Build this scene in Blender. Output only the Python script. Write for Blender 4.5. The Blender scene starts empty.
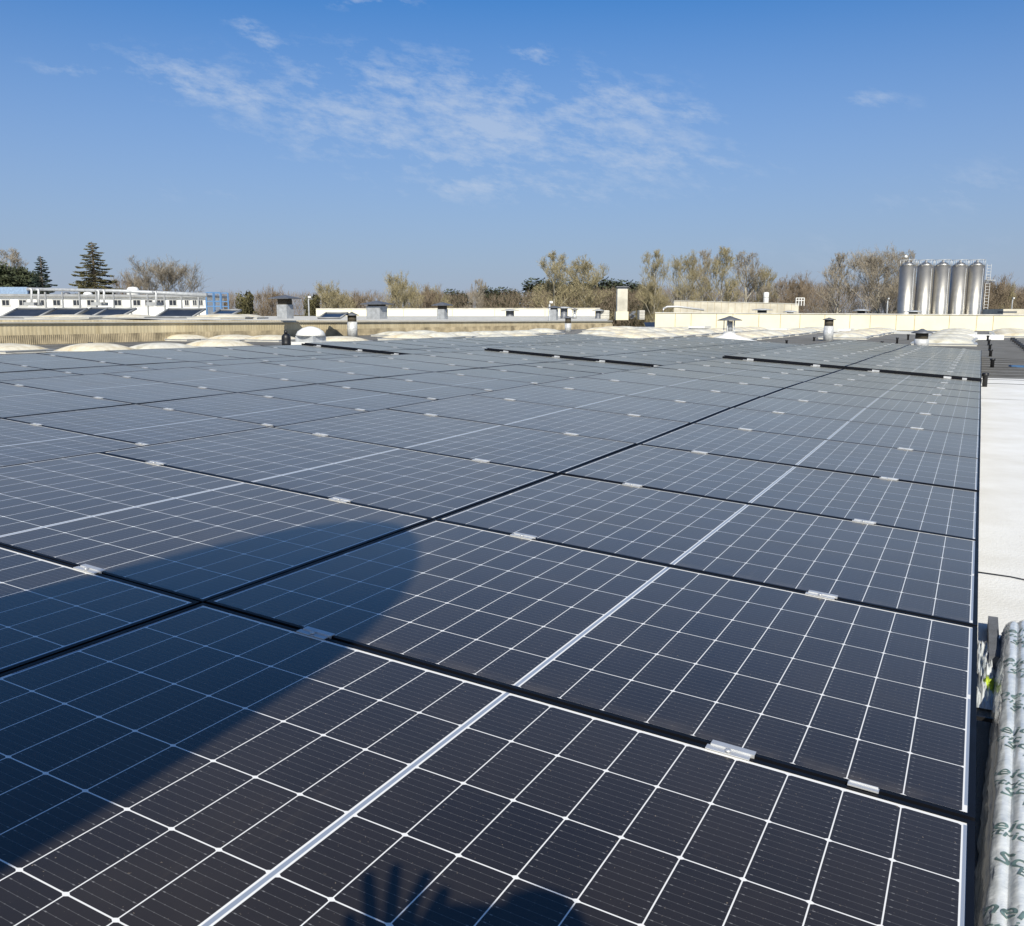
import bpy, bmesh, math, random
from math import sin, cos, pi, radians, atan, tan, sqrt
from mathutils import Vector, Matrix, noise
random.seed(7)
S = bpy.context.scene
COL = S.collection

# ------------------------------------------------------------------ camera
F_PX, CX, CY, HZ, H = 903.5, 512.0, 463.0, 314.0, 1.15
TH = atan((CY - HZ) / F_PX)
cd = bpy.data.cameras.new('camera'); cam = bpy.data.objects.new('camera', cd); COL.objects.link(cam)
cd.sensor_fit = 'HORIZONTAL'; cd.sensor_width = 36.0; cd.lens = F_PX / 1024 * 36.0
cd.clip_start = 0.05; cd.clip_end = 20000
cam.location = (0, 0, H); cam.rotation_euler = (pi / 2 - TH, 0, 0)
S.camera = cam

# ------------------------------------------------------------------ sun, sky, exposure
SUN_D = Vector((-0.0118, 0.7991, -0.6010)).normalized()      # direction the light travels
SUN_EL = math.asin(-SUN_D.z)
sd = bpy.data.lights.new('sun', 'SUN'); sun = bpy.data.objects.new('sun', sd); COL.objects.link(sun)
sd.energy = 5.0; sd.angle = radians(0.55); sd.color = (1.0, 0.94, 0.81)
sun.rotation_euler = SUN_D.to_track_quat('-Z', 'Y').to_euler()
S.view_settings.view_transform = 'Standard'; S.view_settings.look = 'None'
S.view_settings.gamma = 1; S.view_settings.use_curve_mapping = False
S.view_settings.exposure = 0.18

class NT:
    """small helper to wire shader maths"""
    def __init__(s, tree): s.t = tree; s.n = tree.nodes; s.l = tree.links
    def new(s, typ, **kw):
        n = s.n.new(typ)
        for k, v in kw.items(): setattr(n, k, v)
        return n
    def put(s, sock, v):
        if v is None: return
        if hasattr(v, 'links') or isinstance(v, bpy.types.NodeSocket): s.l.new(v, sock)
        else: sock.default_value = v
    def m(s, op, a, b=None, c=None, clamp=False):
        n = s.n.new('ShaderNodeMath'); n.operation = op; n.use_clamp = clamp
        s.put(n.inputs[0], a)
        if b is not None: s.put(n.inputs[1], b)
        if c is not None: s.put(n.inputs[2], c)
        return n.outputs[0]
    def mix(s, f, a, b, blend='MIX'):
        n = s.n.new('ShaderNodeMix'); n.data_type = 'RGBA'; n.blend_type = blend
        s.put(n.inputs[0], f); s.put(n.inputs[6], a); s.put(n.inputs[7], b)
        return n.outputs[2]
    def ramp(s, f, lo, hi, a=0.0, b=1.0):
        n = s.n.new('ShaderNodeMapRange'); n.clamp = True
        s.put(n.inputs[0], f); s.put(n.inputs[1], lo); s.put(n.inputs[2], hi); s.put(n.inputs[3], a); s.put(n.inputs[4], b)
        return n.outputs[0]
    def noise(s, vec, scale, detail=3, rough=.5):
        n = s.n.new('ShaderNodeTexNoise'); s.put(n.inputs['Vector'], vec)
        n.inputs['Scale'].default_value = scale; n.inputs['Detail'].default_value = detail; n.inputs['Roughness'].default_value = rough
        return n.outputs[0]

def ray(px, py):
    return Vector(((px - CX) / F_PX, cos(TH) - (py - CY) / F_PX * sin(TH), -sin(TH) - (py - CY) / F_PX * cos(TH)))
def rgb(r, g, b): return (r, g, b, 1)

W = bpy.data.worlds.new('World'); S.world = W; W.use_nodes = True
wt = NT(W.node_tree); wt.n.clear()
sky = wt.new('ShaderNodeTexSky'); sky.sky_type = 'NISHITA'; sky.sun_disc = False
sky.sun_elevation = SUN_EL; sky.sun_rotation = math.atan2(-SUN_D.x, -SUN_D.y)
sky.altitude = 100; sky.air_density = 1.0; sky.dust_density = 0.6; sky.ozone_density = 3.0
tc = wt.new('ShaderNodeTexCoord'); sp = wt.new('ShaderNodeSeparateXYZ'); wt.l.new(tc.outputs['Generated'], sp.inputs[0])
X_, Y_, Z_ = sp.outputs
ay = wt.m('MAXIMUM', Y_, 0.05)
az = wt.m('DIVIDE', X_, ay); el = wt.m('DIVIDE', Z_, ay)
cv = wt.new('ShaderNodeCombineXYZ')
wt.put(cv.inputs[0], wt.m('ADD', az, wt.m('MULTIPLY', el, 0.35)))
wt.put(cv.inputs[1], wt.m('MULTIPLY', wt.m('ADD', el, wt.m('MULTIPLY', az, 0.13)), 2.3))
n1 = wt.noise(cv.outputs[0], 6.5, 8, .66)
n2 = wt.noise(cv.outputs[0], 26, 6, .7)
nn = wt.m('ADD', wt.m('MULTIPLY', n1, .62), wt.m('MULTIPLY', n2, .38))
fine = wt.ramp(nn, .40, .66)
# banks of thin cirrus, each at its own direction: azimuth / elevation tangents, half sizes, slant, strength
def bank(px, py, rx, ry, slant, k):
    d = ray(px, py); a0, e0 = d.x / d.y, d.z / d.y; rx /= F_PX; ry /= F_PX
    dx = wt.m('SUBTRACT', az, a0); dy = wt.m('ADD', wt.m('SUBTRACT', el, e0), wt.m('MULTIPLY', dx, slant))
    q = wt.m('ADD', wt.m('POWER', wt.m('ABSOLUTE', wt.m('DIVIDE', dx, rx)), 2), wt.m('POWER', wt.m('ABSOLUTE', wt.m('DIVIDE', dy, ry)), 2))
    return wt.ramp(wt.m('SQRT', q), 0.0, 1.0, k, 0.0)
cl = None
for b_ in ((465, 122, 330, 84, .10, 1.0), (610, 104, 150, 52, .15, .7), (215, 88, 170, 36, .22, .75), (262, 38, 50, 20, .6, .75), (66, 69, 60, 11, .12, .6), (536, 56, 36, 15, .2, 1.0), (870, 101, 60, 16, .05, .6),
           (510, 188, 230, 24, .03, .75), (690, 112, 60, 22, .1, .7), (640, 158, 180, 40, .05, .7), (960, 190, 150, 40, -.1, .35), (370, -4, 90, 18, 0, .7), (900, 250, 260, 26, 0, .25), (250, 195, 200, 14, .05, .3)):
    v_ = bank(*b_); cl = v_ if cl is None else wt.m('MAXIMUM', cl, v_)
cl = wt.m('MULTIPLY', wt.ramp(wt.m('SUBTRACT', wt.m('ADD', fine, wt.m('MULTIPLY', cl, .75)), 0.60), 0.0, .66), wt.ramp(cl, 0.0, .55, 0.0, .56))
tint = wt.mix(wt.ramp(Y_, -.5, .25), rgb(0.85, 1.0, 1.15), rgb(0.28, 0.79, 1.24))
skyc = wt.mix(1.0, sky.outputs[0], tint, 'MULTIPLY')
low = wt.ramp(wt.m('ABSOLUTE', Z_), 0.02, 0.33, 0.88, 0.0)
skyc = wt.mix(low, skyc, rgb(4.25, 4.6, 5.8))
out = wt.mix(cl, skyc, rgb(5.6, 6.6, 8.2))
bg = wt.new('ShaderNodeBackground'); wt.put(bg.inputs[0], out); bg.inputs[1].default_value = 0.082
wo = wt.new('ShaderNodeOutputWorld'); wt.l.new(bg.outputs[0], wo.inputs[0])

# ------------------------------------------------------------------ frames of reference
# the arrays' frame (x along a panel's long side, y away along the rows, z normal) -> world
M3 = Matrix(((0.8874, 0.4562, 0.0661), (-0.4560, 0.8898, -0.0194), (-0.0677, -0.0129, 0.9976)))
qM = M3.to_quaternion(); qM.normalize(); M3 = qM.to_matrix()
PC = Vector((1.696, -1.6538, 0.8467))
T0 = Vector((0, 0, H)) - M3 @ PC
def P2W(x, y, z): return M3 @ Vector((x, y, z)) + T0
def at_z(px, py, z):
    d = ray(px, py); return d * ((z - H) / d.z) + Vector((0, 0, H))
def at_y(px, py, y):
    d = ray(px, py); return d * (y / d.y) + Vector((0, 0, H))
VD = Vector((0.4563, 0.8898, 0)).normalized(); UD = Vector((VD.y, -VD.x, 0))     # roof grid directions
ROOF_ANG = math.atan2(-VD.x, VD.y)

# ------------------------------------------------------------------ object helpers
def tag(o, label=None, cat=None, group=None, kind=None):
    if label: o['label'] = label
    if cat: o['category'] = cat
    if group: o['group'] = group
    if kind: o['kind'] = kind
    return o
def empty(name, loc, label, cat, group=None, rz=0, mat=None):
    o = bpy.data.objects.new(name, None); COL.objects.link(o); o.empty_display_size = .2
    if mat is not None: o.matrix_world = mat
    else: o.location = loc; o.rotation_euler = (0, 0, rz)
    return tag(o, label, cat, group)
class MB:
    def __init__(s): s.v = []; s.f = []; s.smooth = []
    def add(s, vs, fs, sm=False):
        b = len(s.v); s.v += [tuple(v) for v in vs]; s.f += [tuple(i + b for i in f) for f in fs]; s.smooth += [sm] * len(fs)
        return s
    def box(s, x0, x1, y0, y1, z0, z1):
        vs = [(x0, y0, z0), (x1, y0, z0), (x1, y1, z0), (x0, y1, z0), (x0, y0, z1), (x1, y0, z1), (x1, y1, z1), (x0, y1, z1)]
        return s.add(vs, [(3, 2, 1, 0), (4, 5, 6, 7), (0, 1, 5, 4), (1, 2, 6, 5), (2, 3, 7, 6), (3, 0, 4, 7)])
    def obox(s, c, u, v, w):
        """box from centre and three half vectors"""
        c, u, v, w = map(Vector, (c, u, v, w))
        vs = [c + a * u + b * v + d * w for d in (-1, 1) for a, b in ((-1, -1), (1, -1), (1, 1), (-1, 1))]
        return s.add(vs, [(3, 2, 1, 0), (4, 5, 6, 7), (0, 1, 5, 4), (1, 2, 6, 5), (2, 3, 7, 6), (3, 0, 4, 7)])
    def lathe(s, prof, n=24, c=(0, 0, 0), cap=True, sm=True):
        vs = []
        for r, z in prof:
            for i in range(n):
                a = 2 * pi * i / n; vs.append((c[0] + r * cos(a), c[1] + r * sin(a), c[2] + z))
        fs = []
        for k in range(len(prof) - 1):
            for i in range(n):
                j = (i + 1) % n; fs.append((k * n + i, k * n + j, (k + 1) * n + j, (k + 1) * n + i))
        s.add(vs, fs, sm)
        if cap:
            b = len(s.v) - len(vs)
            s.f.append(tuple(b + i for i in range(n))[::-1]); s.smooth.append(False)
            s.f.append(tuple(b + (len(prof) - 1) * n + i for i in range(n))); s.smooth.append(False)
        return s
    def tube(s, pts, r, n=8, cap=True, sm=True):
        pts = [Vector(p) for p in pts]; rs = r if isinstance(r, (list, tuple)) else [r] * len(pts)
        vs = []; up = Vector((0, 0, 1))
        for k, p in enumerate(pts):
            d = (pts[min(k + 1, len(pts) - 1)] - pts[max(k - 1, 0)]).normalized()
            a = d.cross(up if abs(d.z) < .95 else Vector((1, 0, 0))).normalized(); b = a.cross(d)
            for i in range(n):
                t = 2 * pi * i / n; vs.append(p + (a * cos(t) + b * sin(t)) * rs[k])
        fs = []
        for k in range(len(pts) - 1):
            for i in range(n):
                j = (i + 1) % n; fs.append((k * n + i, (k + 1) * n + i, (k + 1) * n + j, k * n + j))
        b0 = len(s.v); s.add(vs, fs, sm)
        if cap:
            s.f.append(tuple(b0 + i for i in range(n))); s.smooth.append(False)
            s.f.append(tuple(b0 + (len(pts) - 1) * n + i for i in range(n))[::-1]); s.smooth.append(False)
        return s
    def build(s, name, mat, parent=None, **kw):
        me = bpy.data.meshes.new(name); me.from_pydata(s.v, [], s.f); me.polygons.foreach_set('use_smooth', s.smooth)
        if isinstance(mat, (list, tuple)):
            for m_ in mat: me.materials.append(m_)
        else: me.materials.append(mat)
        me.update()
        o = bpy.data.objects.new(name, me); COL.objects.link(o)
        if parent: o.parent = parent
        if kw: tag(o, **kw)
        return o
def copy_tree(o, parent=None):
    c = o.copy(); COL.objects.link(c); c.parent = parent
    for ch in [x for x in o.children]: 
        copy_tree(ch, c)
    return c

# ------------------------------------------------------------------ materials
def mat(name, col, rough=.6, metal=0.0, var=.12, scale=6, bump=0.0, bscale=60, coat=0, spec=.5, col2=None, detail=4):
    m = bpy.data.materials.new(name); m.use_nodes = True; t = NT(m.node_tree); b = t.n['Principled BSDF']
    tcn = t.new('ShaderNodeTexCoord'); v = tcn.outputs['Object']
    n = t.noise(v, scale, detail, .6)
    c2 = col2 or tuple(c * (1 - 2.2 * var) for c in col); c1 = tuple(min(1, c * (1 + var)) for c in col)
    t.put(b.inputs['Base Color'], t.mix(t.ramp(n, .32, .68), rgb(*c2), rgb(*c1)))
    t.put(b.inputs['Roughness'], t.ramp(n, .3, .7, min(1, rough * 1.12), rough * .88))
    b.inputs['Metallic'].default_value = metal; b.inputs['Specular IOR Level'].default_value = spec
    b.inputs['Coat Weight'].default_value = coat
    if bump:
        bn = t.new('ShaderNodeBump'); bn.inputs['Strength'].default_value = bump; bn.inputs['Distance'].default_value = .02
        t.put(bn.inputs['Height'], t.noise(v, bscale, 4, .6)); t.l.new(bn.outputs[0], b.inputs['Normal'])
    return m

CG = 0.0145; PU, PV = (1.787 - CG) / 18, 0.184
CW, CL = 18 * PU + CG, 6 * PV            # size of the cell field
FR, MX, MF = 0.012, 0.008, 0.007         # frame lip, white side margin, white far margin
PWID = CW + 2 * (FR + MX); PLEN = CL + FR + MF + FR + 0.002
def pv_material():
    m = bpy.data.materials.new('solar_cells'); m.use_nodes = True; t = NT(m.node_tree); b = t.n['Principled BSDF']
    tcn = t.new('ShaderNodeTexCoord'); s = t.new('ShaderNodeSeparateXYZ'); t.l.new(tcn.outputs['Object'], s.inputs[0])
    oi = t.new('ShaderNodeObjectInfo'); rnd = oi.outputs['Random']
    u = t.m('ADD', s.outputs[0], CW / 2)                 # 0..CW, cell field centred on the object's origin
    v = t.m('ADD', s.outputs[1], CL / 2)
    half = t.m('GREATER_THAN', u, CW / 2)
    uu = t.m('SUBTRACT', u, t.m('MULTIPLY', half, CG))
    gap = t.m('MULTIPLY', t.m('GREATER_THAN', u, 9 * PU), t.m('LESS_THAN', u, 9 * PU + CG))
    cu = t.m('DIVIDE', uu, PU); cvv = t.m('DIVIDE', v, PV)
    fu = t.m('FRACT', cu); fv = t.m('FRACT', cvv)
    du = t.m('MULTIPLY', t.m('MINIMUM', fu, t.m('SUBTRACT', 1, fu)), PU)      # metres to the nearest cell edge
    dv = t.m('MULTIPLY', t.m('MINIMUM', fv, t.m('SUBTRACT', 1, fv)), PV)
    def less(a, w, soft=.0003): return t.ramp(a, w - soft, w + soft, 1.0, 0.0)
    lines = t.m('MAXIMUM', less(du, .0011), less(dv, .0013))
    dia = t.m('MULTIPLY', less(du, .0075), less(t.m('ADD', du, t.m('MULTIPLY', dv, 1.6)), .0085))
    white = t.m('MAXIMUM', lines, dia)
    outside = t.m('MAXIMUM', t.m('MAXIMUM', t.m('LESS_THAN', u, 0), t.m('GREATER_THAN', u, CW)),
                  t.m('MAXIMUM', t.m('LESS_THAN', v, 0), t.m('GREATER_THAN', v, CL)))
    white = t.m('MAXIMUM', white, t.m('MAXIMUM', outside, gap))
    # ribbons: dull metal strips in the centre gap and in the side margins
    rc = less(t.m('ABSOLUTE', t.m('SUBTRACT', u, 9 * PU + CG / 2)), .0042, .0008)
    rs = t.m('MULTIPLY', less(t.m('ABSOLUTE', t.m('SUBTRACT', t.m('ABSOLUTE', t.m('SUBTRACT', u, CW / 2)), CW / 2 + MX * .55)), .0026, .0005),
             t.m('GREATER_THAN', t.m('FRACT', t.m('DIVIDE', v, 3 * PV)), .05))
    rs = t.m('MULTIPLY', rs, t.m('MULTIPLY', t.m('GREATER_THAN', v, 0), t.m('LESS_THAN', v, CL)))
    rib = t.m('MAXIMUM', rc, rs)
    # busbars: ten fine wires per cell and the solder dots near the cell edges
    fb = t.m('FRACT', t.m('ADD', t.m('MULTIPLY', fv, 10), 0.5)); db = t.m('MULTIPLY', t.m('ABSOLUTE', t.m('SUBTRACT', fb, .5)), PV / 10)
    wire = t.m('MULTIPLY', less(db, .0004, .0002), .33)
    dot = t.m('MULTIPLY', less(db, .0009, .0003), less(t.m('ABSOLUTE', t.m('SUBTRACT', du, .0085)), .0022, .0006))
    fd = t.m('FRACT', t.m('MULTIPLY', fu, 5)); dot2 = t.m('MULTIPLY', less(db, .0008, .0003), less(t.m('ABSOLUTE', t.m('SUBTRACT', fd, .5)), .05, .02))
    wire = t.m('MAXIMUM', wire, t.m('MAXIMUM', t.m('MULTIPLY', dot, .75), t.m('MULTIPLY', dot2, .42)))
    # cell to cell tone
    cid = t.new('ShaderNodeCombineXYZ'); t.put(cid.inputs[0], t.m('FLOOR', cu)); t.put(cid.inputs[1], t.m('FLOOR', cvv)); t.put(cid.inputs[2], t.m('MULTIPLY', rnd, 77))
    wn = t.new('ShaderNodeTexWhiteNoise'); wn.noise_dimensions = '3D'; t.l.new(cid.outputs[0], wn.inputs['Vector'])
    cell = t.mix(wn.outputs[0], rgb(.0035, .0042, .008), rgb(.0085, .0078, .010))
    # dust film: broad patches, drying rings and specks, different on every panel
    ofs = t.new('ShaderNodeVectorMath'); ofs.operation = 'ADD'; t.l.new(tcn.outputs['Object'], ofs.inputs[0])
    co = t.new('ShaderNodeCombineXYZ'); t.put(co.inputs[0], t.m('MULTIPLY', rnd, 31)); t.put(co.inputs[1], t.m('MULTIPLY', rnd, 57)); t.l.new(co.outputs[0], ofs.inputs[1])
    vv = ofs.outputs[0]
    dust = t.m('MULTIPLY', t.ramp(t.noise(vv, 2.3, 6, .65), .25, .8, .018, .044), t.ramp(rnd, 0, 1, .7, 1.3))
    stp = t.new('ShaderNodeVectorMath'); stp.operation = 'MULTIPLY'; t.l.new(vv, stp.inputs[0]); stp.inputs[1].default_value = (14, 1.6, 1)
    dust = t.m('ADD', dust, t.ramp(t.noise(stp.outputs[0], 1.0, 5, .7), .62, .80, 0, .022))
    dust = t.m('ADD', dust, t.m('MULTIPLY', t.ramp(v, 0, .05, .05, 0), t.ramp(t.noise(vv, 9, 4, .6), .4, .6)))
    speck = t.m('MULTIPLY', t.ramp(t.noise(vv, 150, 2, .7), .695, .75), .30)
    blot = t.m('MULTIPLY', t.ramp(t.noise(vv, 11, 3, .7), .68, .78), .03)
    col = t.mix(wire, cell, rgb(.24, .24, .24))
    col = t.mix(white, col, rgb(.86, .86, .84))
    col = t.mix(rib, col, rgb(.26, .31, .40))
    col = t.mix(t.m('ADD', dust, t.m('ADD', speck, blot)), col, rgb(.74, .60, .42))
    t.put(b.inputs['Base Color'], col)
    t.put(b.inputs['Roughness'], t.ramp(t.noise(vv, 3.1, 4, .6), .3, .7, .17, .24))
    b.inputs['IOR'].default_value = 1.47
    b.inputs['Sheen Weight'].default_value = 1.0; b.inputs['Sheen Roughness'].default_value = .25
    b.inputs['Sheen Tint'].default_value = rgb(1, .84, .58)
    bn = t.new('ShaderNodeBump'); bn.inputs['Strength'].default_value = .05; bn.inputs['Distance'].default_value = .002
    t.put(bn.inputs['Height'], t.noise(vv, 1.7, 2, .5)); t.l.new(bn.outputs[0], b.inputs['Normal'])
    return m

M = {}
M['pv'] = pv_material()
M['black_frame'] = mat('black_frame', (.005, .0055, .008), .5, 0.0, .1, spec=.18)
M['alu'] = mat('aluminium', (.62, .63, .64), .42, .5, .05, 25)
M['bitumen'] = mat('bitumen_roofing', (.20, .195, .18), .85, 0, .14, 1.2, .5, 180)
M['membrane'] = mat('white_membrane', (.84, .84, .82), .7, 0, .02, 1.6, .22, 80, col2=(.70, .69, .65), detail=10)
M['dome'] = mat('dome_polyester', (.72, .68, .56), .5, 0, .08, 3.2, .15, 14, col2=(.50, .42, .27), detail=7)
M['dome_white'] = mat('dome_white', (.80, .80, .77), .35, 0, .05, 2)
M['curb'] = mat('skylight_curb', (.62, .60, .54), .7, 0, .12, 2)
M['galv'] = mat('galvanised_steel', (.62, .63, .63), .42, .22, .14, 9, .1, 40)
M['galv_flat'] = mat('galvanised_sheet', (.46, .48, .50), .55, .3, .12, 5)
M['steel'] = mat('stainless_steel', (.62, .62, .60), .30, .95, .12, 1.5)
M['dark_cap'] = mat('dark_cowl', (.16, .17, .19), .55, .4, .15, 8)
M['mesh_dark'] = mat('vent_mesh', (.10, .085, .06), .8, .2, .2, 30)
M['black_plastic'] = mat('black_plastic', (.012, .012, .014), .45, 0, .15, 10)
M['tan'] = None
M['cream'] = mat('cream_render', (.80, .74, .55), .8, 0, .04, .7)
M['cream_dark'] = mat('cream_joint', (.46, .38, .24), .9, 0, .1, 3)
M['panel_conc'] = mat('precast_concrete', (.60, .56, .46), .85, 0, .10, .8, .3, 3)
M['white_wall'] = mat('white_wall', (.74, .74, .71), .8, 0, .06, .8)
M['glass'] = mat('window_glass', (.03, .035, .045), .12, 0, .2, 1)
M['grey_trim'] = mat('grey_trim', (.30, .31, .32), .6, .2, .1, 2)
M['blue_metal'] = mat('blue_metal', (.10, .22, .42), .5, .3, .1, 2)
M['bark'] = mat('bark', (.16, .13, .10), .9, 0, .2, 3)
M['bark_pale'] = mat('pale_bark', (.42, .39, .32), .9, 0, .2, 3)
M['twig'] = mat('brown_twigs', (.23, .18, .125), .9, 0, .15, 1.0)
M['twig_bud'] = mat('budding_twigs', (.33, .285, .165), .9, 0, .18, .8)
M['twig_grey'] = mat('grey_twigs', (.30, .26, .20), .9, 0, .15, 1.0)
M['needle'] = mat('conifer_needles', (.055, .068, .030), .8, 0, .35, .6)
M['needle_olive'] = mat('olive_needles', (.11, .10, .04), .8, 0, .35, .6)
M['needle_blue'] = mat('blue_green_needles', (.035, .055, .040), .8, 0, .35, .6)
M['ground'] = mat('field_ground', (.10, .095, .055), .95, 0, .2, .05)
M['foam'] = mat('grey_foam', (.13, .14, .16), .9, 0, .12, 12, .3, 120)
M['tape'] = mat('yellow_green_tape', (.42, .55, .04), .5, 0, .2, 30)
M['ink'] = mat('green_ink', (.15, .23, .23), .6, 0, .25, 40)
M['skin'] = mat('skin', (.55, .36, .27), .6, 0, .05, 8)
M['jacket'] = mat('jacket_cloth', (.05, .06, .10), .9, 0, .1, 12)
M['trousers'] = mat('trouser_cloth', (.06, .06, .065), .9, 0, .1, 12)
M['hair'] = mat('hair', (.03, .02, .015), .6, 0, .2, 30)
M['window_frame'] = mat('window_frame', (.45, .45, .44), .6, 0, .05, 2)

def tan_metal():
    m = bpy.data.materials.new('tan_corrugated_sheet'); m.use_nodes = True; t = NT(m.node_tree); b = t.n['Principled BSDF']
    tcn = t.new('ShaderNodeTexCoord'); s = t.new('ShaderNodeSeparateXYZ'); t.l.new(tcn.outputs['Object'], s.inputs[0])
    n = t.noise(tcn.outputs['Object'], .55, 6, .65)
    st = t.new('ShaderNodeVectorMath'); st.operation = 'MULTIPLY'; t.l.new(tcn.outputs['Object'], st.inputs[0]); st.inputs[1].default_value = (3, 3, .4)
    n2 = t.noise(st.outputs[0], 1.0, 4, .7)
    col = t.mix(t.ramp(t.m('ADD', t.m('MULTIPLY', n, .5), t.m('MULTIPLY', n2, .5)), .38, .62), rgb(.46, .38, .23), rgb(.66, .57, .38))
    t.put(b.inputs['Base Color'], col); b.inputs['Roughness'].default_value = .75
    return m
M['tan'] = tan_metal()

def film_mat():
    m = bpy.data.materials.new('crinkled_plastic_film'); m.use_nodes = True; t = NT(m.node_tree); b = t.n['Principled BSDF']
    tcn = t.new('ShaderNodeTexCoord'); v = tcn.outputs['Object']
    n = t.noise(v, 14, 5, .65)
    t.put(b.inputs['Base Color'], t.mix(t.ramp(n, .35, .65), rgb(.52, .56, .58), rgb(.74, .77, .78)))
    b.inputs['Roughness'].default_value = .22; b.inputs['Coat Weight'].default_value = .6; b.inputs['Coat Roughness'].default_value = .08
    bn = t.new('ShaderNodeBump'); bn.inputs['Strength'].default_value = .4; bn.inputs['Distance'].default_value = .006
    st = t.new('ShaderNodeVectorMath'); st.operation = 'MULTIPLY'; t.l.new(v, st.inputs[0]); st.inputs[1].default_value = (1, 1.6, 1)
    t.put(bn.inputs['Height'], t.noise(st.outputs[0], 34, 5, .6)); t.l.new(bn.outputs[0], b.inputs['Normal'])
    return m
M['film'] = film_mat()

def steel_silo():
    m = bpy.data.materials.new('silo_steel'); m.use_nodes = True; t = NT(m.node_tree); b = t.n['Principled BSDF']
    tcn = t.new('ShaderNodeTexCoord'); s = t.new('ShaderNodeSeparateXYZ'); t.l.new(tcn.outputs['Object'], s.inputs[0])
    f = t.m('FRACT', t.m('DIVIDE', s.outputs[2], 1.5)); seam = t.ramp(t.m('ABSOLUTE', t.m('SUBTRACT', f, .5)), .0, .03, 1, 0)
    n = t.noise(tcn.outputs['Object'], .9, 4, .6)
    c = t.mix(t.ramp(n, .3, .7), rgb(.40, .39, .36), rgb(.54, .52, .48)); c = t.mix(t.m('MULTIPLY', seam, .4), c, rgb(.3, .3, .28))
    t.put(b.inputs['Base Color'], c); b.inputs['Metallic'].default_value = .88; b.inputs['Roughness'].default_value = .43
    return m
M['silo'] = steel_silo()

ORD = ['first', 'second', 'third', 'fourth', 'fifth', 'sixth', 'seventh', 'eighth', 'ninth', 'tenth', 'eleventh', 'twelfth', 'thirteenth', 'fourteenth', 'fifteenth', 'sixteenth', 'seventeenth', 'eighteenth', 'nineteenth', 'twentieth']

# ================================================================== GROUND, ROOF
g = MB(); g.add([(-6000, -400, -8.3), (6000, -400, -8.3), (6000, 9000, -8.3), (-6000, 9000, -8.3)], [(0, 1, 2, 3)])
g.build('ground', M['ground'], kind='structure')
# factory roof: one thick slab of bitumen-covered deck, its left edge under the tan parapet
A0, A1 = at_z(-140, 349.5, 0), at_z(612, 328.2, 0)            # foot of the tan parapet
A0 = A0 - (A1 - A0).normalized() * 22
B0, B1 = at_y(640, 322, 72), at_y(1180, 335, 60.4)             # foot of the cream wall
ro = MB()
pts = [(A0.x, A0.y), (-9, -9), (9, -12), (45, -6), (B1.x, B1.y), (B0.x, B0.y), (A1.x, A1.y)]
nP = len(pts)
vs = [(x, y, 0) for x, y in pts] + [(x, y, -8.3) for x, y in pts]
ro.add(vs, [tuple(range(nP))] + [tuple([(i + 1) % nP, i, nP + i, nP + (i + 1) % nP]) for i in range(nP)])
ro.build('roof', M['bitumen'], kind='structure')
# overlap seams of the bitumen sheets (thin raised laps)
laps = MB()
def lap(gx0, gx1, gy):
    o = P2W(0, 0, 0); v_ = []
    for a, b in ((gx0, gy), (gx1, gy), (gx1, gy + .12), (gx0, gy + .12)):
        w = Vector((o.x, o.y, 0)) + UD * a + VD * b; v_.append((w.x, w.y, .005))
    laps.add(v_, [(0, 1, 2, 3)])
for k_ in range(-2, 34): lap(-34 + 3 * sin(k_ * 2.3), 12, 9.5 + k_ * 1.05 if k_ > 7 else 17.4 + (k_ + 2) * .07 + k_ * 1.0)
laps.build('roof_laps', mat('bitumen_lap', (.145, .135, .115), .9, 0, .2, 2), kind='structure')
# white membrane sheet beside the array
mb = MB()
def strip_pts(x0, x1, y0, y1, z):   # array grid rectangle laid on the roof
    o = P2W(0, 0, 0)
    r = []
    for a, b in ((x0, y0), (x1, y0), (x1, y1), (x0, y1)):
        w = Vector((o.x, o.y, 0)) + UD * a + VD * b; r.append((w.x, w.y, z))
    return r
mb.add(strip_pts(1.70, 4.9, 1.25, 16.9, .004), [(0, 1, 2, 3)])
for yq in (12.3,): mb.add(strip_pts(1.70, 4.9, yq, yq + .09, .0075), [(0, 1, 2, 3)])
mb.add(strip_pts(2.62, 2.70, 1.25, 16.9, .011), [(0, 1, 2, 3)])
mem = mb.build('roof_membrane', M['membrane'], kind='structure')

# ================================================================== SOLAR PANELS
def panel_proto():
    root = empty('solar_panel', (0, 0, 0), 'x', 'solar panel', 'solar panels in rows on the factory roof')
    fr = MB(); hw = PWID / 2; y0 = -CL / 2 - FR - .002; y1 = CL / 2 + MF + FR; t = .0016
    fr.box(-hw, -hw + FR, y0, y1, -.035, t); fr.box(hw - FR, hw, y0, y1, -.035, t)
    fr.box(-hw + FR, hw - FR, y0, y0 + FR, -.035, t); fr.box(-hw + FR, hw - FR, y1 - FR, y1, -.035, t)
    f = fr.build('frame', M['black_frame'], root)
    gl = MB(); gl.box(-hw + FR, hw - FR, y0 + FR, y1 - FR, -.005, 0)
    gl.build('cell_glass', M['pv'], root)
    bk = MB(); bk.box(-.06, .06, -.05, .05, -.024, -.006); bk.build('junction_box', M['black_plastic'], root)
    for cx_ in (-.545, .48):
        c = MB(); yc = y1 + .003
        c.box(cx_ - .043, cx_ + .043, yc - .017, yc + .001, .0018, .0040)
        c.box(cx_ - .037, cx_ + .049, yc + .001, yc + .004, -.020, .0072)
        c.box(cx_ - .037, cx_ + .049, yc + .004, yc + .018, .0050, .0072)
        c.lathe([(.006, .0048), (.006, .0085), (.003, .009)], 8, (cx_, yc - .009, 0))
        cl_ = c.build('clamp', M['alu'], root)
    return root
proto = panel_proto()
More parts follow.
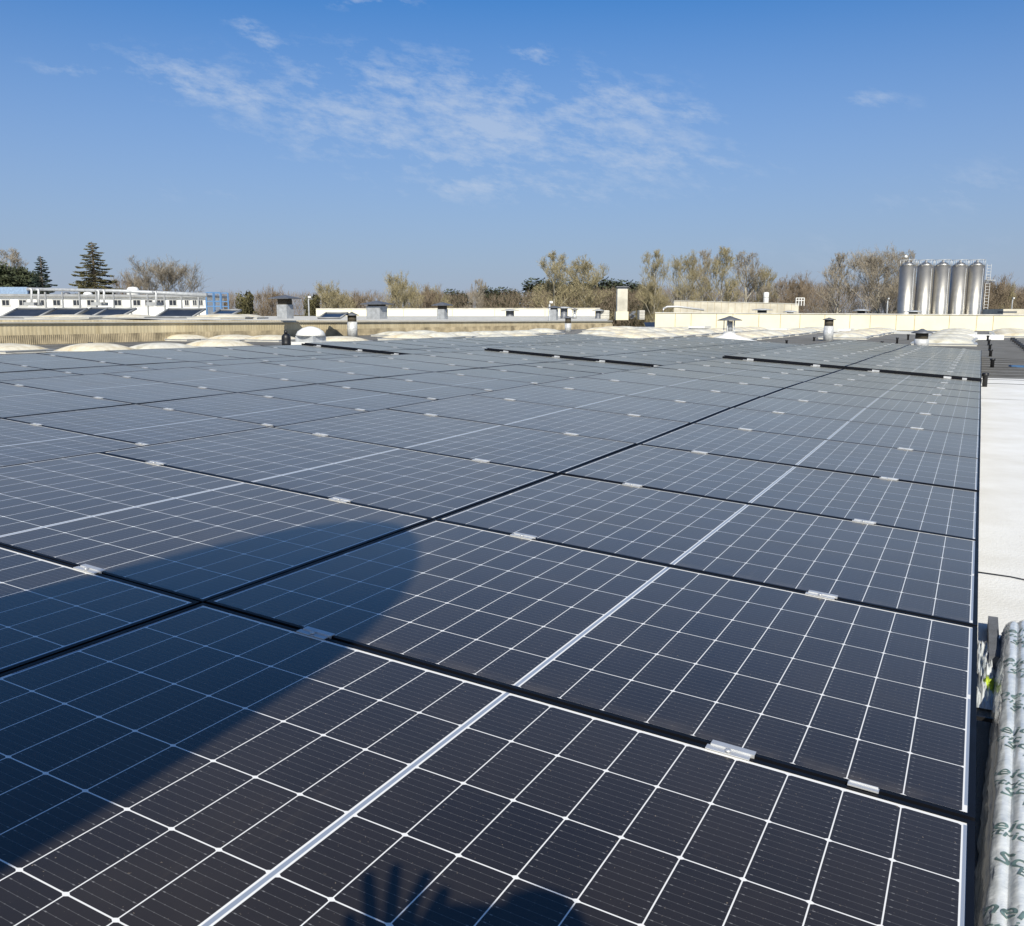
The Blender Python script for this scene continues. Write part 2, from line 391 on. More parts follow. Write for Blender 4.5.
ZT = {0: .0, 1: .005, 2: .012, 3: .027, 4: .047, 5: .065, 6: .079, 7: .090, 8: .094, 9: .098, 10: .100, 11: .102}
Z2 = [.140, .143, .150, .160, .171, .178, .180, .182, .186, .193, .207, .222, .232]
VP = 1.147
TER = {1: (0.0, 0.0, 0.0), 2: (-4.31, .033, -.25), 3: (-8.41, -.07, -.489)}
TN = {1: 'nearest terrace', 2: 'middle terrace', 3: 'farthest terrace'}
first_used = False
prng = random.Random(3)
def place_panel(xc, yf, zn, zf, label):
    """xc: centre of cell field, yf: far end of the cell field, zn/zf heights of its near/far end"""
    global first_used
    o = proto if not first_used else copy_tree(proto); first_used = True
    tilt = math.atan2(zf - zn, CL) + prng.uniform(-.0035, .0035)
    roll = prng.uniform(-.0018, .0018)
    loc = P2W(xc, yf - CL / 2, (zn + zf) / 2)
    R = M3.to_4x4() @ Matrix.Rotation(tilt, 4, 'X') @ Matrix.Rotation(roll, 4, 'Y')
    o.matrix_world = Matrix.Translation(loc) @ R
    o['label'] = label
    return o
for ti, (tx, ty, tz) in TER.items():
    kmin = {1: 0, 2: 0, 3: 2}[ti]
    for ci, xc in (('right', .8960), ('left', -.9420)):
        n = 0
        for k in range(kmin, 12):
            n += 1
            zf = ZT[k]; zn = ZT[k - 1] if k > 0 else .0
            place_panel(tx + xc, ty + k * VP, tz + zn, tz + zf, '%s panel from the camera in the %s column of the %s' % (ORD[n - 1], ci, TN[ti]))
        for k in range(12):
            yf = ty + (11.1 + k + 1) * VP
            place_panel(tx + xc, yf, tz + Z2[k], tz + Z2[k + 1], '%s panel beyond the black step in the %s column of the %s' % (ORD[k], ci, TN[ti]))
# small earthing clip by the right corner
c = MB(); cc = P2W(1.624, .024, .0035); ux = M3 @ Vector((1, 0, 0)); uy = M3 @ Vector((0, 1, 0)); uz = M3 @ Vector((0, 0, 1))
c.obox(cc, ux * .027, uy * .007, uz * .0015).obox(cc + uy * .006 + uz * .001, ux * .025, uy * .001, uz * .003)
c.build('earthing_clip', M['alu'], label='small flat metal clip on the panel seam near the bottom right corner', cat='clip')
# black closing profile at the step between the two blocks of each terrace, with little bright clamps
for ti, (tx, ty, tz) in TER.items():
    r = empty('step_profile', P2W(tx, ty + 11.07 * VP, tz + .10), 'black metal strip closing the height step across the %s' % TN[ti], 'metal strip', 'black step strips')
    b = MB(); yy = ty + 11.055 * VP; 
    b.obox(P2W(tx - .02, yy, tz + .108) - r.location, ux * 1.84, uy * .012, uz * .022)
    b.build('strip', M['black_frame'], r)
    for q in (-1.42, -.42, .42, 1.38, 1.6):
        b = MB(); b.obox(P2W(tx + q, yy - .016, tz + .112) - r.location, ux * (.05 if q != 1.6 else .03), uy * .008, uz * .02)
        b.build('clamp', M['alu'], r)
# mounting rails with feet under every terrace
for ti, (tx, ty, tz) in TER.items():
    for side, xr in (('right', 1.375), ('middle right', .35), ('middle left', -.46), ('left', -1.49)):
        r = empty('mounting_rail', P2W(tx + xr, ty - 1, tz - .1), '%s support rail running under the panels of the %s' % (side, TN[ti]), 'rail', 'support rails under the panels')
        b = MB()
        ks = list(range(-1, 12)) if ti == 1 else list(range(-1 + {2: 0, 3: 2}[ti], 12))
        zz = lambda k: (ZT[max(0, min(11, k))])
        for a_, b_ in zip(ks[:-1], ks[1:]):
            p, q = P2W(tx + xr, ty + a_ * VP, tz + zz(a_) - .058), P2W(tx + xr, ty + b_ * VP, tz + zz(b_) - .058)
            d = (q - p) / 2; b.obox((p + q) / 2 - r.location, d, ux * .02, uz * .019)
        for k in range(12):
            p, q = P2W(tx + xr, ty + (11.1 + k) * VP, tz + Z2[k] - .058), P2W(tx + xr, ty + (12.1 + k) * VP, tz + Z2[k + 1] - .058)
            d = (q - p) / 2; b.obox((p + q) / 2 - r.location, d, ux * .02, uz * .019)
        b.build('rail', M['galv'], r)
        for k in range(ks[0], 24, 2):
            p = P2W(tx + xr, ty + (k + .4) * VP, tz + (ZT[max(0, min(11, k))] if k < 12 else Z2[k - 12]) - .07)
            b = MB(); b.box(p.x - .025, p.x + .025, p.y - .025, p.y + .025, .05, p.z); b.box(p.x - .12, p.x + .12, p.y - .12, p.y + .12, .001, .05)
            o = b.build('foot', M['panel_conc'], r); o.matrix_parent_inverse = Matrix.Translation(-r.location)

# ================================================================== BUNDLE AND LITTER AT THE RIGHT
def roofpt(x, y, z=0):     # array grid x, y on the roof; x,y as in the array frame projected to the roof
    o = P2W(0, 0, 0); w = Vector((o.x, o.y, 0)) + UD * x + VD * y; return Vector((w.x, w.y, z))
bund = empty('wrapped_bundle', roofpt(1.98, .6), 'long bundle of tubes wrapped in crinkled clear film printed with green lettering', 'bundle')
def bx_l(y): return 1.813 + .040 * (y - .1)
def bundle_profile(s, y):
    """s: 0..1 along the cross-section from the foot of the left side over the ribs; returns x, z"""
    n = 7.0; rw = .034; side = .17
    if s < side:
        q = s / side; x = .004 + .020 * q ** 1.6 ; z = .085 * q + .004 * sin(q * 9 + y * 3)
    elif s > 1 - side * .5:
        q = (1 - s) / (side * .5); x = .024 + n * rw + .012 * (1 - q); z = .085 * q
    else:
        q = (s - side) / (1 - 1.5 * side) * n; x = .024 + q * rw; z = .085 + .011 * abs(sin(q * pi)) ** .6 + .02 * sin(q / n * pi)
    return x, z
vs = []; fs = []; NS, NY = 150, 170; y0b, y1b = -1.6, 1.86
for j in range(NY + 1):
    y = y0b + (y1b - y0b) * j / NY
    e = max(0.0, (y - (y1b - .05)) / .05); e2_ = max(0.0, ((y0b + .05) - y) / .05); e = max(e, e2_)
    sh = sqrt(max(0.0, 1 - e * e * .85))
    for i in range(NS + 1):
        x, z = bundle_profile(i / NS, y)
        w = noise.noise(Vector((x * 28, y * 14, z * 22))) * .0045 + noise.noise(Vector((x * 70 + 5, y * 40, z * 60))) * .002
        crease = abs(noise.noise(Vector((x * 10, y * 9 + 40, z * 10))));  w = w * .6 - max(0, .05 - crease) * .04
        zz_ = max(.003, z * sh + (w if z > .02 else 0)); xx = x + (w * 1.5 if i / NS < .2 else 0) + .1 * (1 - sh) * (.13 - x)
        vs.append(roofpt(bx_l(y) + xx, y, zz_ ) - bund.location)
for j in range(NY):
    for i in range(NS):
        a = j * (NS + 1) + i; fs.append((a, a + NS + 1, a + NS + 2, a + 1))
bm_ = MB(); bm_.add(vs, fs, True)
fs2 = [tuple(range(0, NS + 1)), tuple(NY * (NS + 1) + i for i in range(NS + 1))[::-1]]
bm_.f += fs2; bm_.smooth += [False, False]
bm_.build('plastic_wrap', M['film'], bund)
# printed lettering, draped on the wrap
def text_mesh(body, size):
    cu = bpy.data.curves.new('t', 'FONT'); cu.body = body; cu.size = size; cu.offset = size * .012; cu.shear = .1
    ob = bpy.data.objects.new('t', cu); COL.objects.link(ob); bpy.context.view_layer.update()
    me = bpy.data.meshes.new_from_object(ob.evaluated_get(bpy.context.evaluated_depsgraph_get()))
    bm = bmesh.new(); bm.from_mesh(me)
    bmesh.ops.triangulate(bm, faces=bm.faces)
    for _ in range(2):
        ed = [e for e in bm.edges if e.calc_length() > size * .10]
        if ed: bmesh.ops.subdivide_edges(bm, edges=ed, cuts=1)
        bmesh.ops.triangulate(bm, faces=bm.faces)
    v = [x.co.copy() for x in bm.verts]; f = [[q.index for q in fa.verts] for fa in bm.faces]
    bm.free(); bpy.data.objects.remove(ob); return v, f
tm = {w: text_mesh(w, s) for w, s in (('Schneider', .060), ('Electric', .042))}
from mathutils.bvhtree import BVHTree
bvh = BVHTree.FromPolygons([v + bund.location for v in [Vector(q) for q in vs]], fs)
trng = random.Random(11)
yy = -1.25
line = 0
while yy < 1.9:
    for w, dy, dx in (('Schneider', 0, 0), ('Electric', -.052, .05)):
        tv, tf = tm[w]; ang = radians(-14 + trng.uniform(-5, 5)); ox = bx_l(yy) + .035 + dx * .6 + trng.uniform(-.01, .015) - (.115 if line % 2 else 0.0)
        nv = []; ok = []
        for q in tv:
            gx = ox + q.x * cos(ang) - q.y * sin(ang); gy = yy + dy + q.x * sin(ang) + q.y * cos(ang) + .006 * sin(q.x * 60 + yy * 9)
            p = roofpt(gx, gy, .6); h = bvh.ray_cast(p, Vector((0, 0, -1)))
            if h[0] is not None and h[0].z > .082: nv.append(h[0] + Vector((0, 0, .0012)) - bund.location); ok.append(True)
            else: nv.append(Vector((0, 0, 0))); ok.append(False)
        keep = [f for f in tf if all(ok[i] for i in f)]
        used = sorted({i for f in keep for i in f}); mp = {o_: n_ for n_, o_ in enumerate(used)}
        if keep:
            ink = MB(); ink.add([nv[i] for i in used], [tuple(mp[i] for i in f) for f in keep], True); ink.build('printed_word', M['ink'], bund)
    yy += .135 + trng.uniform(-.02, .03); line += 1
# loose crumpled film, grey foam slab, tape, short black stick, wire
def crumple(c, sx, sy, sz, seed, n=26):
    m_ = MB(); v_ = []; f_ = []
    for j in range(n + 1):
        for i in range(n + 1):
            u_, w_ = i / n - .5, j / n - .5
            h_ = sz * (1 - (2 * u_) ** 4) * (1 - (2 * w_) ** 4) * (.55 + .9 * noise.noise(Vector((u_ * 5 + seed, w_ * 8, 0))) + .5 * noise.noise(Vector((u_ * 14 + seed, w_ * 22, 3))))
            g_ = roofpt(c[0] + u_ * sx * (1 + .3 * noise.noise(Vector((w_ * 6, seed, 0)))), c[1] + w_ * sy, .008 + max(0, h_)); v_.append(g_)
    for j in range(n):
        for i in range(n):
            a = j * (n + 1) + i; f_.append((a, a + 1, a + n + 2, a + n + 1))
    return m_.add(v_, f_, True)
crumple((1.842, 1.52), .06, .62, .045, 2).build('plastic_film', M['film'], label='crumpled loose clear plastic film lying between the panel edge and the bundle', cat='plastic film')
b = MB(); p0, p1 = roofpt(1.868, 1.56), roofpt(1.872, 2.0)
b.obox((p0 + p1) / 2 + Vector((0, 0, .03)), UD * .016, VD * .22, Vector((0, 0, .022)))
b.build('foam_slab', M['foam'], label='dark grey foam slab standing against the far end of the wrapped bundle', cat='foam slab')
b = crumple((1.852, 1.37), .035, .09, .05, 9, 10); b.build('tape_scrap', M['tape'], label='scrap of yellow green tape beside the wrapped bundle', cat='tape')
b = MB(); b.obox(roofpt(1.84, 1.08, .03), UD * .03, VD * .004, Vector((0, 0, .006))); b.build('black_stick', M['black_plastic'], label='short black strip lying between the panel edge and the bundle', cat='strip')
w = MB(); w.tube([roofpt(1.75, 2.80, .01), roofpt(1.95, 2.78, .008), roofpt(2.1, 2.70, .012), roofpt(2.5, 2.66, .008), roofpt(3.2, 2.9, .008), roofpt(4.3, 2.7, .01)], .0028, 6)
w.build('loose_wire', M['black_plastic'], label='thin black wire lying across the white roof membrane', cat='wire')
# second, fainter cable farther right
w = MB(); q0, q1 = at_z(1010, 366, .02), at_z(1080, 368.5, .02); w.obox((q0 + q1) / 2, (q1 - q0) / 2, Vector((0, .06, 0)), Vector((0, 0, .02)))
w.build('roof_cable', M['blue_metal'], label='dark blue cable duct lying on the grey roof right of the vent pipes', cat='cable')

# ================================================================== SKYLIGHT DOMES
def dome_proto(name, mcol, a=.98, b=.74, h=.21):
    root = empty(name, (0, 0, 0), 'x', 'skylight', 'skylight domes in lines across the roof')
    m_ = MB(); m_.box(-a - .07, a + .07, -b - .07, b + .07, 0, .07); m_.build('curb', M['curb'], root)
    m_ = MB(); n = 14; v_ = []; f_ = []
    for j in range(n + 1):
        for i in range(n + 1):
            u_, w_ = 2 * i / n - 1, 2 * j / n - 1
            z = h * ((1 - abs(u_) ** 2.6) * (1 - abs(w_) ** 2.6)) ** .62
            v_.append((u_ * a, w_ * b, .085 + z))
    for j in range(n):
        for i in range(n):
            q = j * (n + 1) + i; f_.append((q, q + 1, q + n + 2, q + n + 1))
    m_.add(v_, f_, True); m_.build('dome_shell', mcol, root)
    m_ = MB(); m_.box(-a - .09, a + .09, -b - .09, b + .09, .071, .10); m_.build('rim', M['galv_flat'], root)
    return root
dp = dome_proto('skylight_dome', M['dome']); dp2 = dome_proto('skylight_dome', mat('dome_weathered', (.66, .64, .56), .5, 0, .12, 2.6, .12, 12, col2=(.42, .39, .30), detail=7)); used2 = False
dfirst = True
def inside_poly(x, y, poly):
    c = False; j = len(poly) - 1
    for i in range(len(poly)):
        if (poly[i][1] > y) != (poly[j][1] > y) and x < (poly[j][0] - poly[i][0]) * (y - poly[i][1]) / (poly[j][1] - poly[i][1]) + poly[i][0]: c = not c
        j = i
    return c
roofpoly = pts
drng = random.Random(5)
def proj_px(w):
    x, y, z = w.x, w.y, w.z - H
    d = y * cos(TH) - z * sin(TH); uu_ = y * sin(TH) + z * cos(TH)
    return CX + F_PX * x / d, CY - F_PX * uu_ / d
# dome lines: (array grid x of the line, first y, last y)
LINES = [(3.4, 50, 63), (.55, 36, 58), (-3.85, 35, 60), (-8.0, 38.2, 62), (-12.3, 34.5, 66), (-16.5, 32.5, 70), (-20.8, 16.2, 76), (-25.0, 33, 40)]
VENTS = [at_z(*q, 0) for q in ((352.5, 336.5), (568, 332), (729, 342), (828, 341), (921, 347.5), (311, 345), (286.5, 346))]
LN = ['rightmost', 'second', 'third', 'fourth', 'fifth', 'sixth', 'seventh', 'eighth', 'ninth']
for li, (gx, ya, yb) in enumerate(LINES):
    y = ya; k = 0
    while y < yb:
        w = roofpt(gx + drng.uniform(-.08, .08), y, 0)
        ok = inside_poly(w.x, w.y, roofpoly) and (w - Vector((A0.x, A0.y, 0))).length > 1
        # distance to parapet line
        d = (A1 - A0).normalized(); nrm = Vector((d.y, -d.x, 0)); dist = (w - A0).dot(nrm)
        if dist < 1.6: ok = False
        d2 = (B1 - B0).normalized(); n2_ = Vector((d2.y, -d2.x, 0)); 
        if (w - B0).dot(n2_) < 5.5 and w.x > B0.x - 3: ok = False
        px, py = proj_px(w)
        for q in VENTS:
            qx, qy = proj_px(q)
            if (q - w).length < 1.5 or (abs(qx - px) < 1.35 * F_PX / w.y and w.y < q.y and py - 7 < qy): ok = False
        if px < -60 or px > 1090: ok = False
        if ok:
            if drng.random() < .45:
                o = dp2 if not used2 else copy_tree(dp2); used2 = True
            else:
                o = dp if dfirst else copy_tree(dp); dfirst = False
            o.location = w; o.rotation_euler = (drng.uniform(-.01, .01), drng.uniform(-.01, .01), ROOF_ANG + drng.uniform(-.02, .02))
            sc = drng.uniform(.94, 1.05); o.scale = (sc, 1, drng.uniform(.9, 1.15))
            k += 1
            o['label'] = 'low cream skylight dome, %s from the camera in the %s dome line from the right' % (ORD[min(k - 1, 19)], LN[li])
        y += 2.7 if li < 3 else 2.3
for k, (px, py, lab) in enumerate(((183, 341.3, 'cream dome on a pale curb standing alone left, below the tan parapet'), (234, 341.6, 'cream dome second from the left below the tan parapet'), (272, 342, 'cream dome just left of the black barrel'), (340, 343.6, 'low cream dome right of the bright white dome'), (8, 353, 'cream dome at the left picture edge beyond the panels'))):
    o = copy_tree(dp); o.location = at_z(px, py - .8, 0); o.rotation_euler = (0, 0, ROOF_ANG); o['label'] = lab
# brilliant white dome on a tall curb by the black barrel
q = at_z(311, 345, 0)
r = empty('raised_skylight', q, 'bright white dome skylight on a tall vented curb beside the black barrel', 'skylight', rz=ROOF_ANG)
s_ = q.y / F_PX
b = MB(); b.box(-19 * s_, 19 * s_, -14 * s_, 14 * s_, 0, 3 * s_); b.build('base_plate', M['dome_white'], r)
b = MB(); b.box(-11 * s_, 11 * s_, -10 * s_, 10 * s_, 3 * s_, 9 * s_); b.build('vented_curb', M['galv_flat'], r)
b = MB(); b.lathe([(14 * s_, 9 * s_), (14.5 * s_, 10 * s_), (12.5 * s_, 13.5 * s_), (8 * s_, 16.5 * s_), (3 * s_, 18 * s_), (.02, 18.3 * s_)], 24); b.build('dome_shell', M['dome_white'], r)
q = at_z(-4, 341, 0); r = empty('small_white_dome', q, 'small white dome at the left picture edge below the tan parapet', 'skylight'); s_ = q.y / F_PX
b = MB(); b.lathe([(9 * s_, 0), (9 * s_, 1 * s_), (7 * s_, 3.4 * s_), (3 * s_, 5 * s_), (.02, 5.4 * s_)], 20); b.build('dome_shell', M['dome_white'], r)

# ================================================================== ROOF VENTS
def chimney(px, base, top, w_cyl, cap_w, cap_h, neck, label, cone=None, legs=False, cyl='galv', capm='dark_cap', zb=0.0, square=False, dist=None):
    q = at_z(px, base, zb) if dist is None else at_y(px, base, dist)
    s = q.y / F_PX
    r = empty('roof_vent', q, label, 'roof vent', 'roof ventilation chimneys', rz=ROOF_ANG if square else 0)
    hh = (base - top) * s; ch = cap_h * s; nh = neck * s; rw = w_cyl / 2 * s
    z0 = 0
    if cone:
        b = MB(); b.lathe([(cone[0] / 2 * s, 0), (cone[0] / 2 * s, .03), (rw * 1.3, cone[1] * s * .75), (rw * .9, cone[1] * s)], 28); b.build('flashing', M['dome_white'], r); z0 = cone[1] * s
    bodytop = hh - ch - nh
    if bodytop > z0 + .01:
        b = MB()
        if square: b.box(-rw, rw, -rw * .8, rw * .8, 0, bodytop)
        else:
            b.lathe([(rw, 0), (rw, bodytop)], 24)
        b.build('duct', M[cyl], r)
    else: bodytop = z0 - .02
    if legs:
        for k in range(5):
            a = 2 * pi * k / 5 + .3; b = MB(); b.box(rw * cos(a) - .018, rw * cos(a) + .018, rw * sin(a) - .018, rw * sin(a) + .018, bodytop, hh - ch); b.build('leg', M['galv'], r)
        b = MB(); b.lathe([(rw * .55, bodytop), (rw * .55, hh - ch - .02)], 16); b.build('inner_pipe', M['galv_flat'], r)
    else:
        b = MB()
        if square: b.box(-rw * .86, rw * .86, -rw * .7, rw * .7, bodytop, hh - ch + .01)
        else: b.lathe([(rw * .88, bodytop), (rw * .88, hh - ch + .01)], 20)
        b.build('vent_mesh', M['mesh_dark'], r)
    b = MB(); cr = cap_w / 2 * s
    if square:
        zc = hh - ch; v_ = [(-cr, -cr * .8, zc), (cr, -cr * .8, zc), (cr, cr * .8, zc), (-cr, cr * .8, zc), (-cr, -cr * .8, zc + .04), (cr, -cr * .8, zc + .04), (cr, cr * .8, zc + .04), (-cr, cr * .8, zc + .04), (0, 0, hh)]
        b.add(v_, [(3, 2, 1, 0), (0, 1, 5, 4), (1, 2, 6, 5), (2, 3, 7, 6), (3, 0, 4, 7), (4, 5, 8), (5, 6, 8), (6, 7, 8), (7, 4, 8)])
    else: b.lathe([(cr * .96, hh - ch), (cr, hh - ch), (cr, hh - ch + .025), (cr * .3, hh - ch * .25), (.04, hh), (.01, hh)], 28)
    b.build('cowl', M[capm], r)
    return r
chimney(352.5, 336.5, 312.5, 10, 14, 3.5, 6, 'slim galvanised vent pipe with meshed throat and pointed cowl, left of the second square vent')
chimney(568, 332, 316.5, 6.5, 9, 2, 5.0, 'small galvanised vent pipe with brown mesh in front of the tan parapet end')
chimney(729, 342, 316.5, 11, 24, 4.5, 10.5, 'open legged vent with wide conical cap on a white sloping flashing', cone=(56, 9), legs=True)
chimney(828, 341, 318, 9.5, 12.5, 2.3, 6, 'tall galvanised vent pipe with meshed throat left of the silos')
chimney(921, 347.5, 329, 13.5, 20, 4.5, 5.5, 'short wide galvanised vent pipe with broad dark cap at the array end', legs=False)
NEIGH_Z = 1.02
chimney(285.5, 318.5, 295.5, 12.5, 25, 4, 5.5, 'leftmost square roof vent with broad flat cap behind the tan parapet', square=True, cyl='galv_flat', dist=44)
chimney(377, 318.8, 301, 16, 25, 4, 1.5, 'widest square grey roof vent behind the tan parapet', square=True, cyl='galv_flat', dist=48)
chimney(442.5, 319.3, 302.5, 8.5, 17, 3.6, 3.4, 'small square roof vent with flat cap behind the tan parapet right of the widest one', square=True, cyl='galv_flat', dist=52)
chimney(554, 320, 306, 6.5, 11, 2.4, 1.2, 'square roof vent next to the slim lamp post behind the tan parapet', square=True, cyl='galv_flat', dist=60)
chimney(574.5, 318.5, 308.5, 4, 8, 1.6, 4, 'thinnest legged roof vent just right of the lamp post', legs=True, dist=62)

# black barrel with knob
q = at_z(286.5, 346, 0); s_ = q.y / F_PX
r = empty('black_barrel', q, 'black ribbed plastic barrel with a small knob on top left of the white dome', 'barrel')
b = MB(); b.lathe([(4.4 * s_, 0), (4.6 * s_, 3 * s_), (4.4 * s_, 3.4 * s_), (4.6 * s_, 7 * s_), (4.4 * s_, 9.6 * s_), (3.2 * s_, 11.4 * s_), (2 * s_, 12 * s_)], 20); b.build('body', M['black_plastic'], r)
b = MB(); b.lathe([(1.4 * s_, 12 * s_), (1.5 * s_, 14.6 * s_), (.8 * s_, 15 * s_)], 14); b.build('knob', M['black_plastic'], r)
# black funnel outlet
q = at_z(91, 349, 0); s_ = q.y / F_PX
r = empty('roof_outlet', q, 'small black funnel shaped outlet on a thin stem in front of the tan parapet', 'roof outlet')
b = MB(); b.lathe([(.6 * s_, 0), (.6 * s_, 3 * s_)], 10); b.build('stem', M['black_plastic'], r)
b = MB(); b.lathe([(.8 * s_, 3 * s_), (2.4 * s_, 5.4 * s_), (2.5 * s_, 6.6 * s_)], 14); b.build('funnel', M['black_plastic'], r)
# black breather pipes on the roof
def breather(px, base, top, w_, label):
    q = at_z(px, base, 0); s = q.y / F_PX; r = empty('breather_pipe', q, label, 'vent pipe', 'black breather pipes on the roof')
    hh = (base - top) * s; rw = w_ / 2 * s
    b = MB(); b.lathe([(rw * .72, 0), (rw * .72, hh * .75), (rw * .8, hh * .8)], 16); b.build('pipe', M['black_plastic'], r)
    b = MB(); b.lathe([(rw * .85, hh * .76), (rw, hh * .80), (rw, hh * .97), (rw * .8, hh)], 16); b.build('cap', M['black_plastic'], r)
breather(984.5, 387, 373, 6.5, 'largest black breather pipe at the array corner on the white membrane')
breather(992, 367.5, 358.5, 5, 'black breather pipe on the grey roof just past the white membrane')
breather(990.3, 356.5, 349.5, 4, 'third black breather pipe in the row beside the array')
breather(989.6, 350.5, 344, 3.6, 'fourth black breather pipe in the row beside the array')
breather(988.6, 345.5, 339.5, 3.2, 'fifth black breather pipe in the row beside the array')
breather(987.6, 341, 335.5, 2.8, 'sixth and farthest black breather pipe in the row beside the array')
breather(786.5, 344.5, 340, 3, 'black breather pipe at the far left corner of the nearest array')
breather(767, 337, 333.5, 2.4, 'tiny black breather pipe right of the open legged vent')
breather(814, 341, 337, 2.6, 'small black breather pipe left of the tall galvanised vent')
breather(834, 337.5, 334, 3, 'small black breather pipe right of the tall galvanised vent')
breather(897, 343.5, 337.5, 2.8, 'thin black breather pipe behind the far end of the nearest array')
breather(908, 340, 334.2, 2.6, 'black breather pipe left of the short wide vent')
breather(882, 343.5, 341.3, 3.4, 'stubby black breather pipe behind the far end of the array')
# black ballast boxes receding at the far right
for k in range(9):
    u_ = k / 8; px = 1012.5 + 15 * u_ * 1.0; py = 340.5 + 11.5 * u_
    q = at_z(px, py, 0); s = q.y / F_PX
    b = MB(); b.box(-2.0 * s, 2.0 * s, -.2, .2, 0, 2.9 * s)
    o = b.build('ballast_box', M['black_plastic'], label='%s black box from the back in the slanting row at the right picture edge' % ORD[k], cat='box', group='black boxes at the right edge'); o.location = q; o.rotation_euler.z = -.5
# white flashing bands / low white upstands crossing the far roof
def band(p0, p1, h_px, mat_, name, label, cat, depth=.35):
    a, b_ = at_z(p0[0], p0[1], 0), at_z(p1[0], p1[1], 0); d = (b_ - a); n_ = Vector((-d.y, d.x, 0)).normalized() * depth / 2
    hh = h_px * (a.y + b_.y) / 2 / F_PX
    m_ = MB(); m_.obox((a + b_) / 2 + Vector((0, 0, hh / 2)), d / 2, n_, Vector((0, 0, hh / 2)))
    m_.build(name, mat_, label=label, cat=cat, group='white upstands on the far roof')
band((745, 330.5), (880, 332.5), 2.0, M['dome_white'], 'roof_upstand', 'long white upstand on the roof left of the short wide vent', 'upstand')
band((884, 333.5), (975, 335.5), 2.6, M['dome_white'], 'roof_upstand', 'white upstand on the roof below the silos', 'upstand')
band((964, 339.5), (1003, 339.8), 5.0, M['dome_white'], 'roof_upstand', 'tall white upstand at the right end of the grey roof', 'upstand')
band((601, 328.4), (700, 328.6), 1.6, M['galv_flat'], 'roof_upstand', 'thin pale upstand on the roof where the tan parapet ends', 'upstand')
band((742, 339.5), (800, 334.5), 1.3, M['curb'], 'roof_upstand', 'slanting light upstand right of the open legged vent', 'upstand')
# flat white plates lying about
for (px, py, w_, lab) in ((782, 334.4, 7, 'left white plate'), (700, 331, 8, 'white plate left of the legged vent'), (846, 334.5, 6, 'white plate right of the tall vent')):
    q = at_z(px, py, 0); s = q.y / F_PX; b = MB(); b.box(-w_ * s, w_ * s, -.9, .9, .2, .34); b.box(-w_ * s * .8, w_ * s * .8, -.7, .7, 0, .2)
    o = b.build('white_hatch', M['dome_white'], label=lab + ' like a low roof hatch among the domes', cat='roof hatch'); o.location = q; o.rotation_euler.z = ROOF_ANG
# dark tilted modules at the foot of the cream wall
for k, (xa, xb, yb_) in enumerate(((645, 700, 326.6), (790, 850, 329.0), (852, 905, 329.4), (906, 960, 330.2))):
    a, b_ = at_z(xa, yb_, 0), at_z(xb, yb_, 0); d = (b_ - a) / 2; s = a.y / F_PX
    m_ = MB(); m_.obox((a + b_) / 2 + Vector((0, 0, 1.2 * s)), d, Vector((0, .8, .25)), Vector((0, -.01, .03)))
    m_.obox((a + b_) / 2 + Vector((0, .4, .5 * s)), d * .96, Vector((0, .05, 0)), Vector((0, 0, .5 * s)))
    m_.build('tilted_module', M['glass'], label='dark tilted module strip at the foot of the cream wall, %s from the left' % ORD[k], cat='solar module', group='dark modules by the cream wall')

# ================================================================== TAN PARAPET
d = (A1 - A0); L_ = d.length; rotp = math.atan2(d.y, d.x)
par = empty('tan_parapet', A0, 'long tan metal clad parapet wall with a pale coping along the left roof edge', 'parapet', rz=rotp)
HP0, HP1 = 1.00, .60       # height at near and far end
def zh(x): return HP0 + (HP1 - HP0) * max(0, (x - 22)) / (L_ - 22)
m_ = MB(); v_ = []; f_ = []; n = int(L_ / .16)
for i in range(n * 4 + 1):
    x = L_ * i / (n * 4); ph = i % 4; yy_ = -.005 if ph in (0, 1) else 0.0
    v_ += [(x, yy_, .34), (x, yy_, zh(x) - .03), ]
for i in range(n * 4): f_.append((2 * i, 2 * i + 2, 2 * i + 3, 2 * i + 1))
m_.add(v_, f_); m_.build('cladding', M['tan'], par)
m_ = MB(); v_ = []; f_ = []; 
for i in range(n * 8 + 1):
    x = L_ * i / (n * 8); yy_ = -.075 if i % 4 < 2 else -.06
    v_ += [(x, yy_, 0), (x, yy_, .36)]
for i in range(n * 8): f_.append((2 * i, 2 * i + 2, 2 * i + 3, 2 * i + 1))
m_.add(v_, f_); m_.build('skirt', mat('weathered_skirt', (.42, .35, .23), .85, 0, .25, 1.5), par)
m_ = MB(); m_.box(0, L_, .005, .3, 0, .55); 
m_.build('core', M['panel_conc'], par)
m_ = MB(); v_ = []; f_ = []
for x in (0, L_):
    z = zh(x); v_ += [(x, -.09, z - .05), (x, -.09, z), (x, .42, z + .03), (x, .42, z - .05)]
f_ = [(0, 4, 5, 1), (1, 5, 6, 2), (2, 6, 7, 3), (3, 7, 4, 0), (0, 1, 2, 3), (7, 6, 5, 4)]
m_.add(v_, f_); m_.build('coping', mat('pale_coping', (.52, .50, .44), .6, .1, .08, 1), par)
# neighbouring roof deck behind the parapet
nd = d.normalized(); nl = Vector((-nd.y, nd.x, 0))
q0 = A0 + nl * .4; q1 = A1 + nl * .4
q2, q3 = q1 + Vector((3, 30, 0)), q0 + Vector((-70, 75, 0))
m_ = MB(); zt = .50
v_ = [(q.x, q.y, .93 if i in (0, 3, 2) else .56) for i, q in enumerate((q0, q1, q2, q3))] + [(q.x, q.y, -8.3) for q in (q0, q1, q2, q3)]
m_.add(v_, [(0, 1, 2), (0, 2, 3), (1, 0, 4, 5), (2, 1, 5, 6), (3, 2, 6, 7), (0, 3, 7, 4)])
m_.build('neighbour_roof', M['curb'], kind='structure')
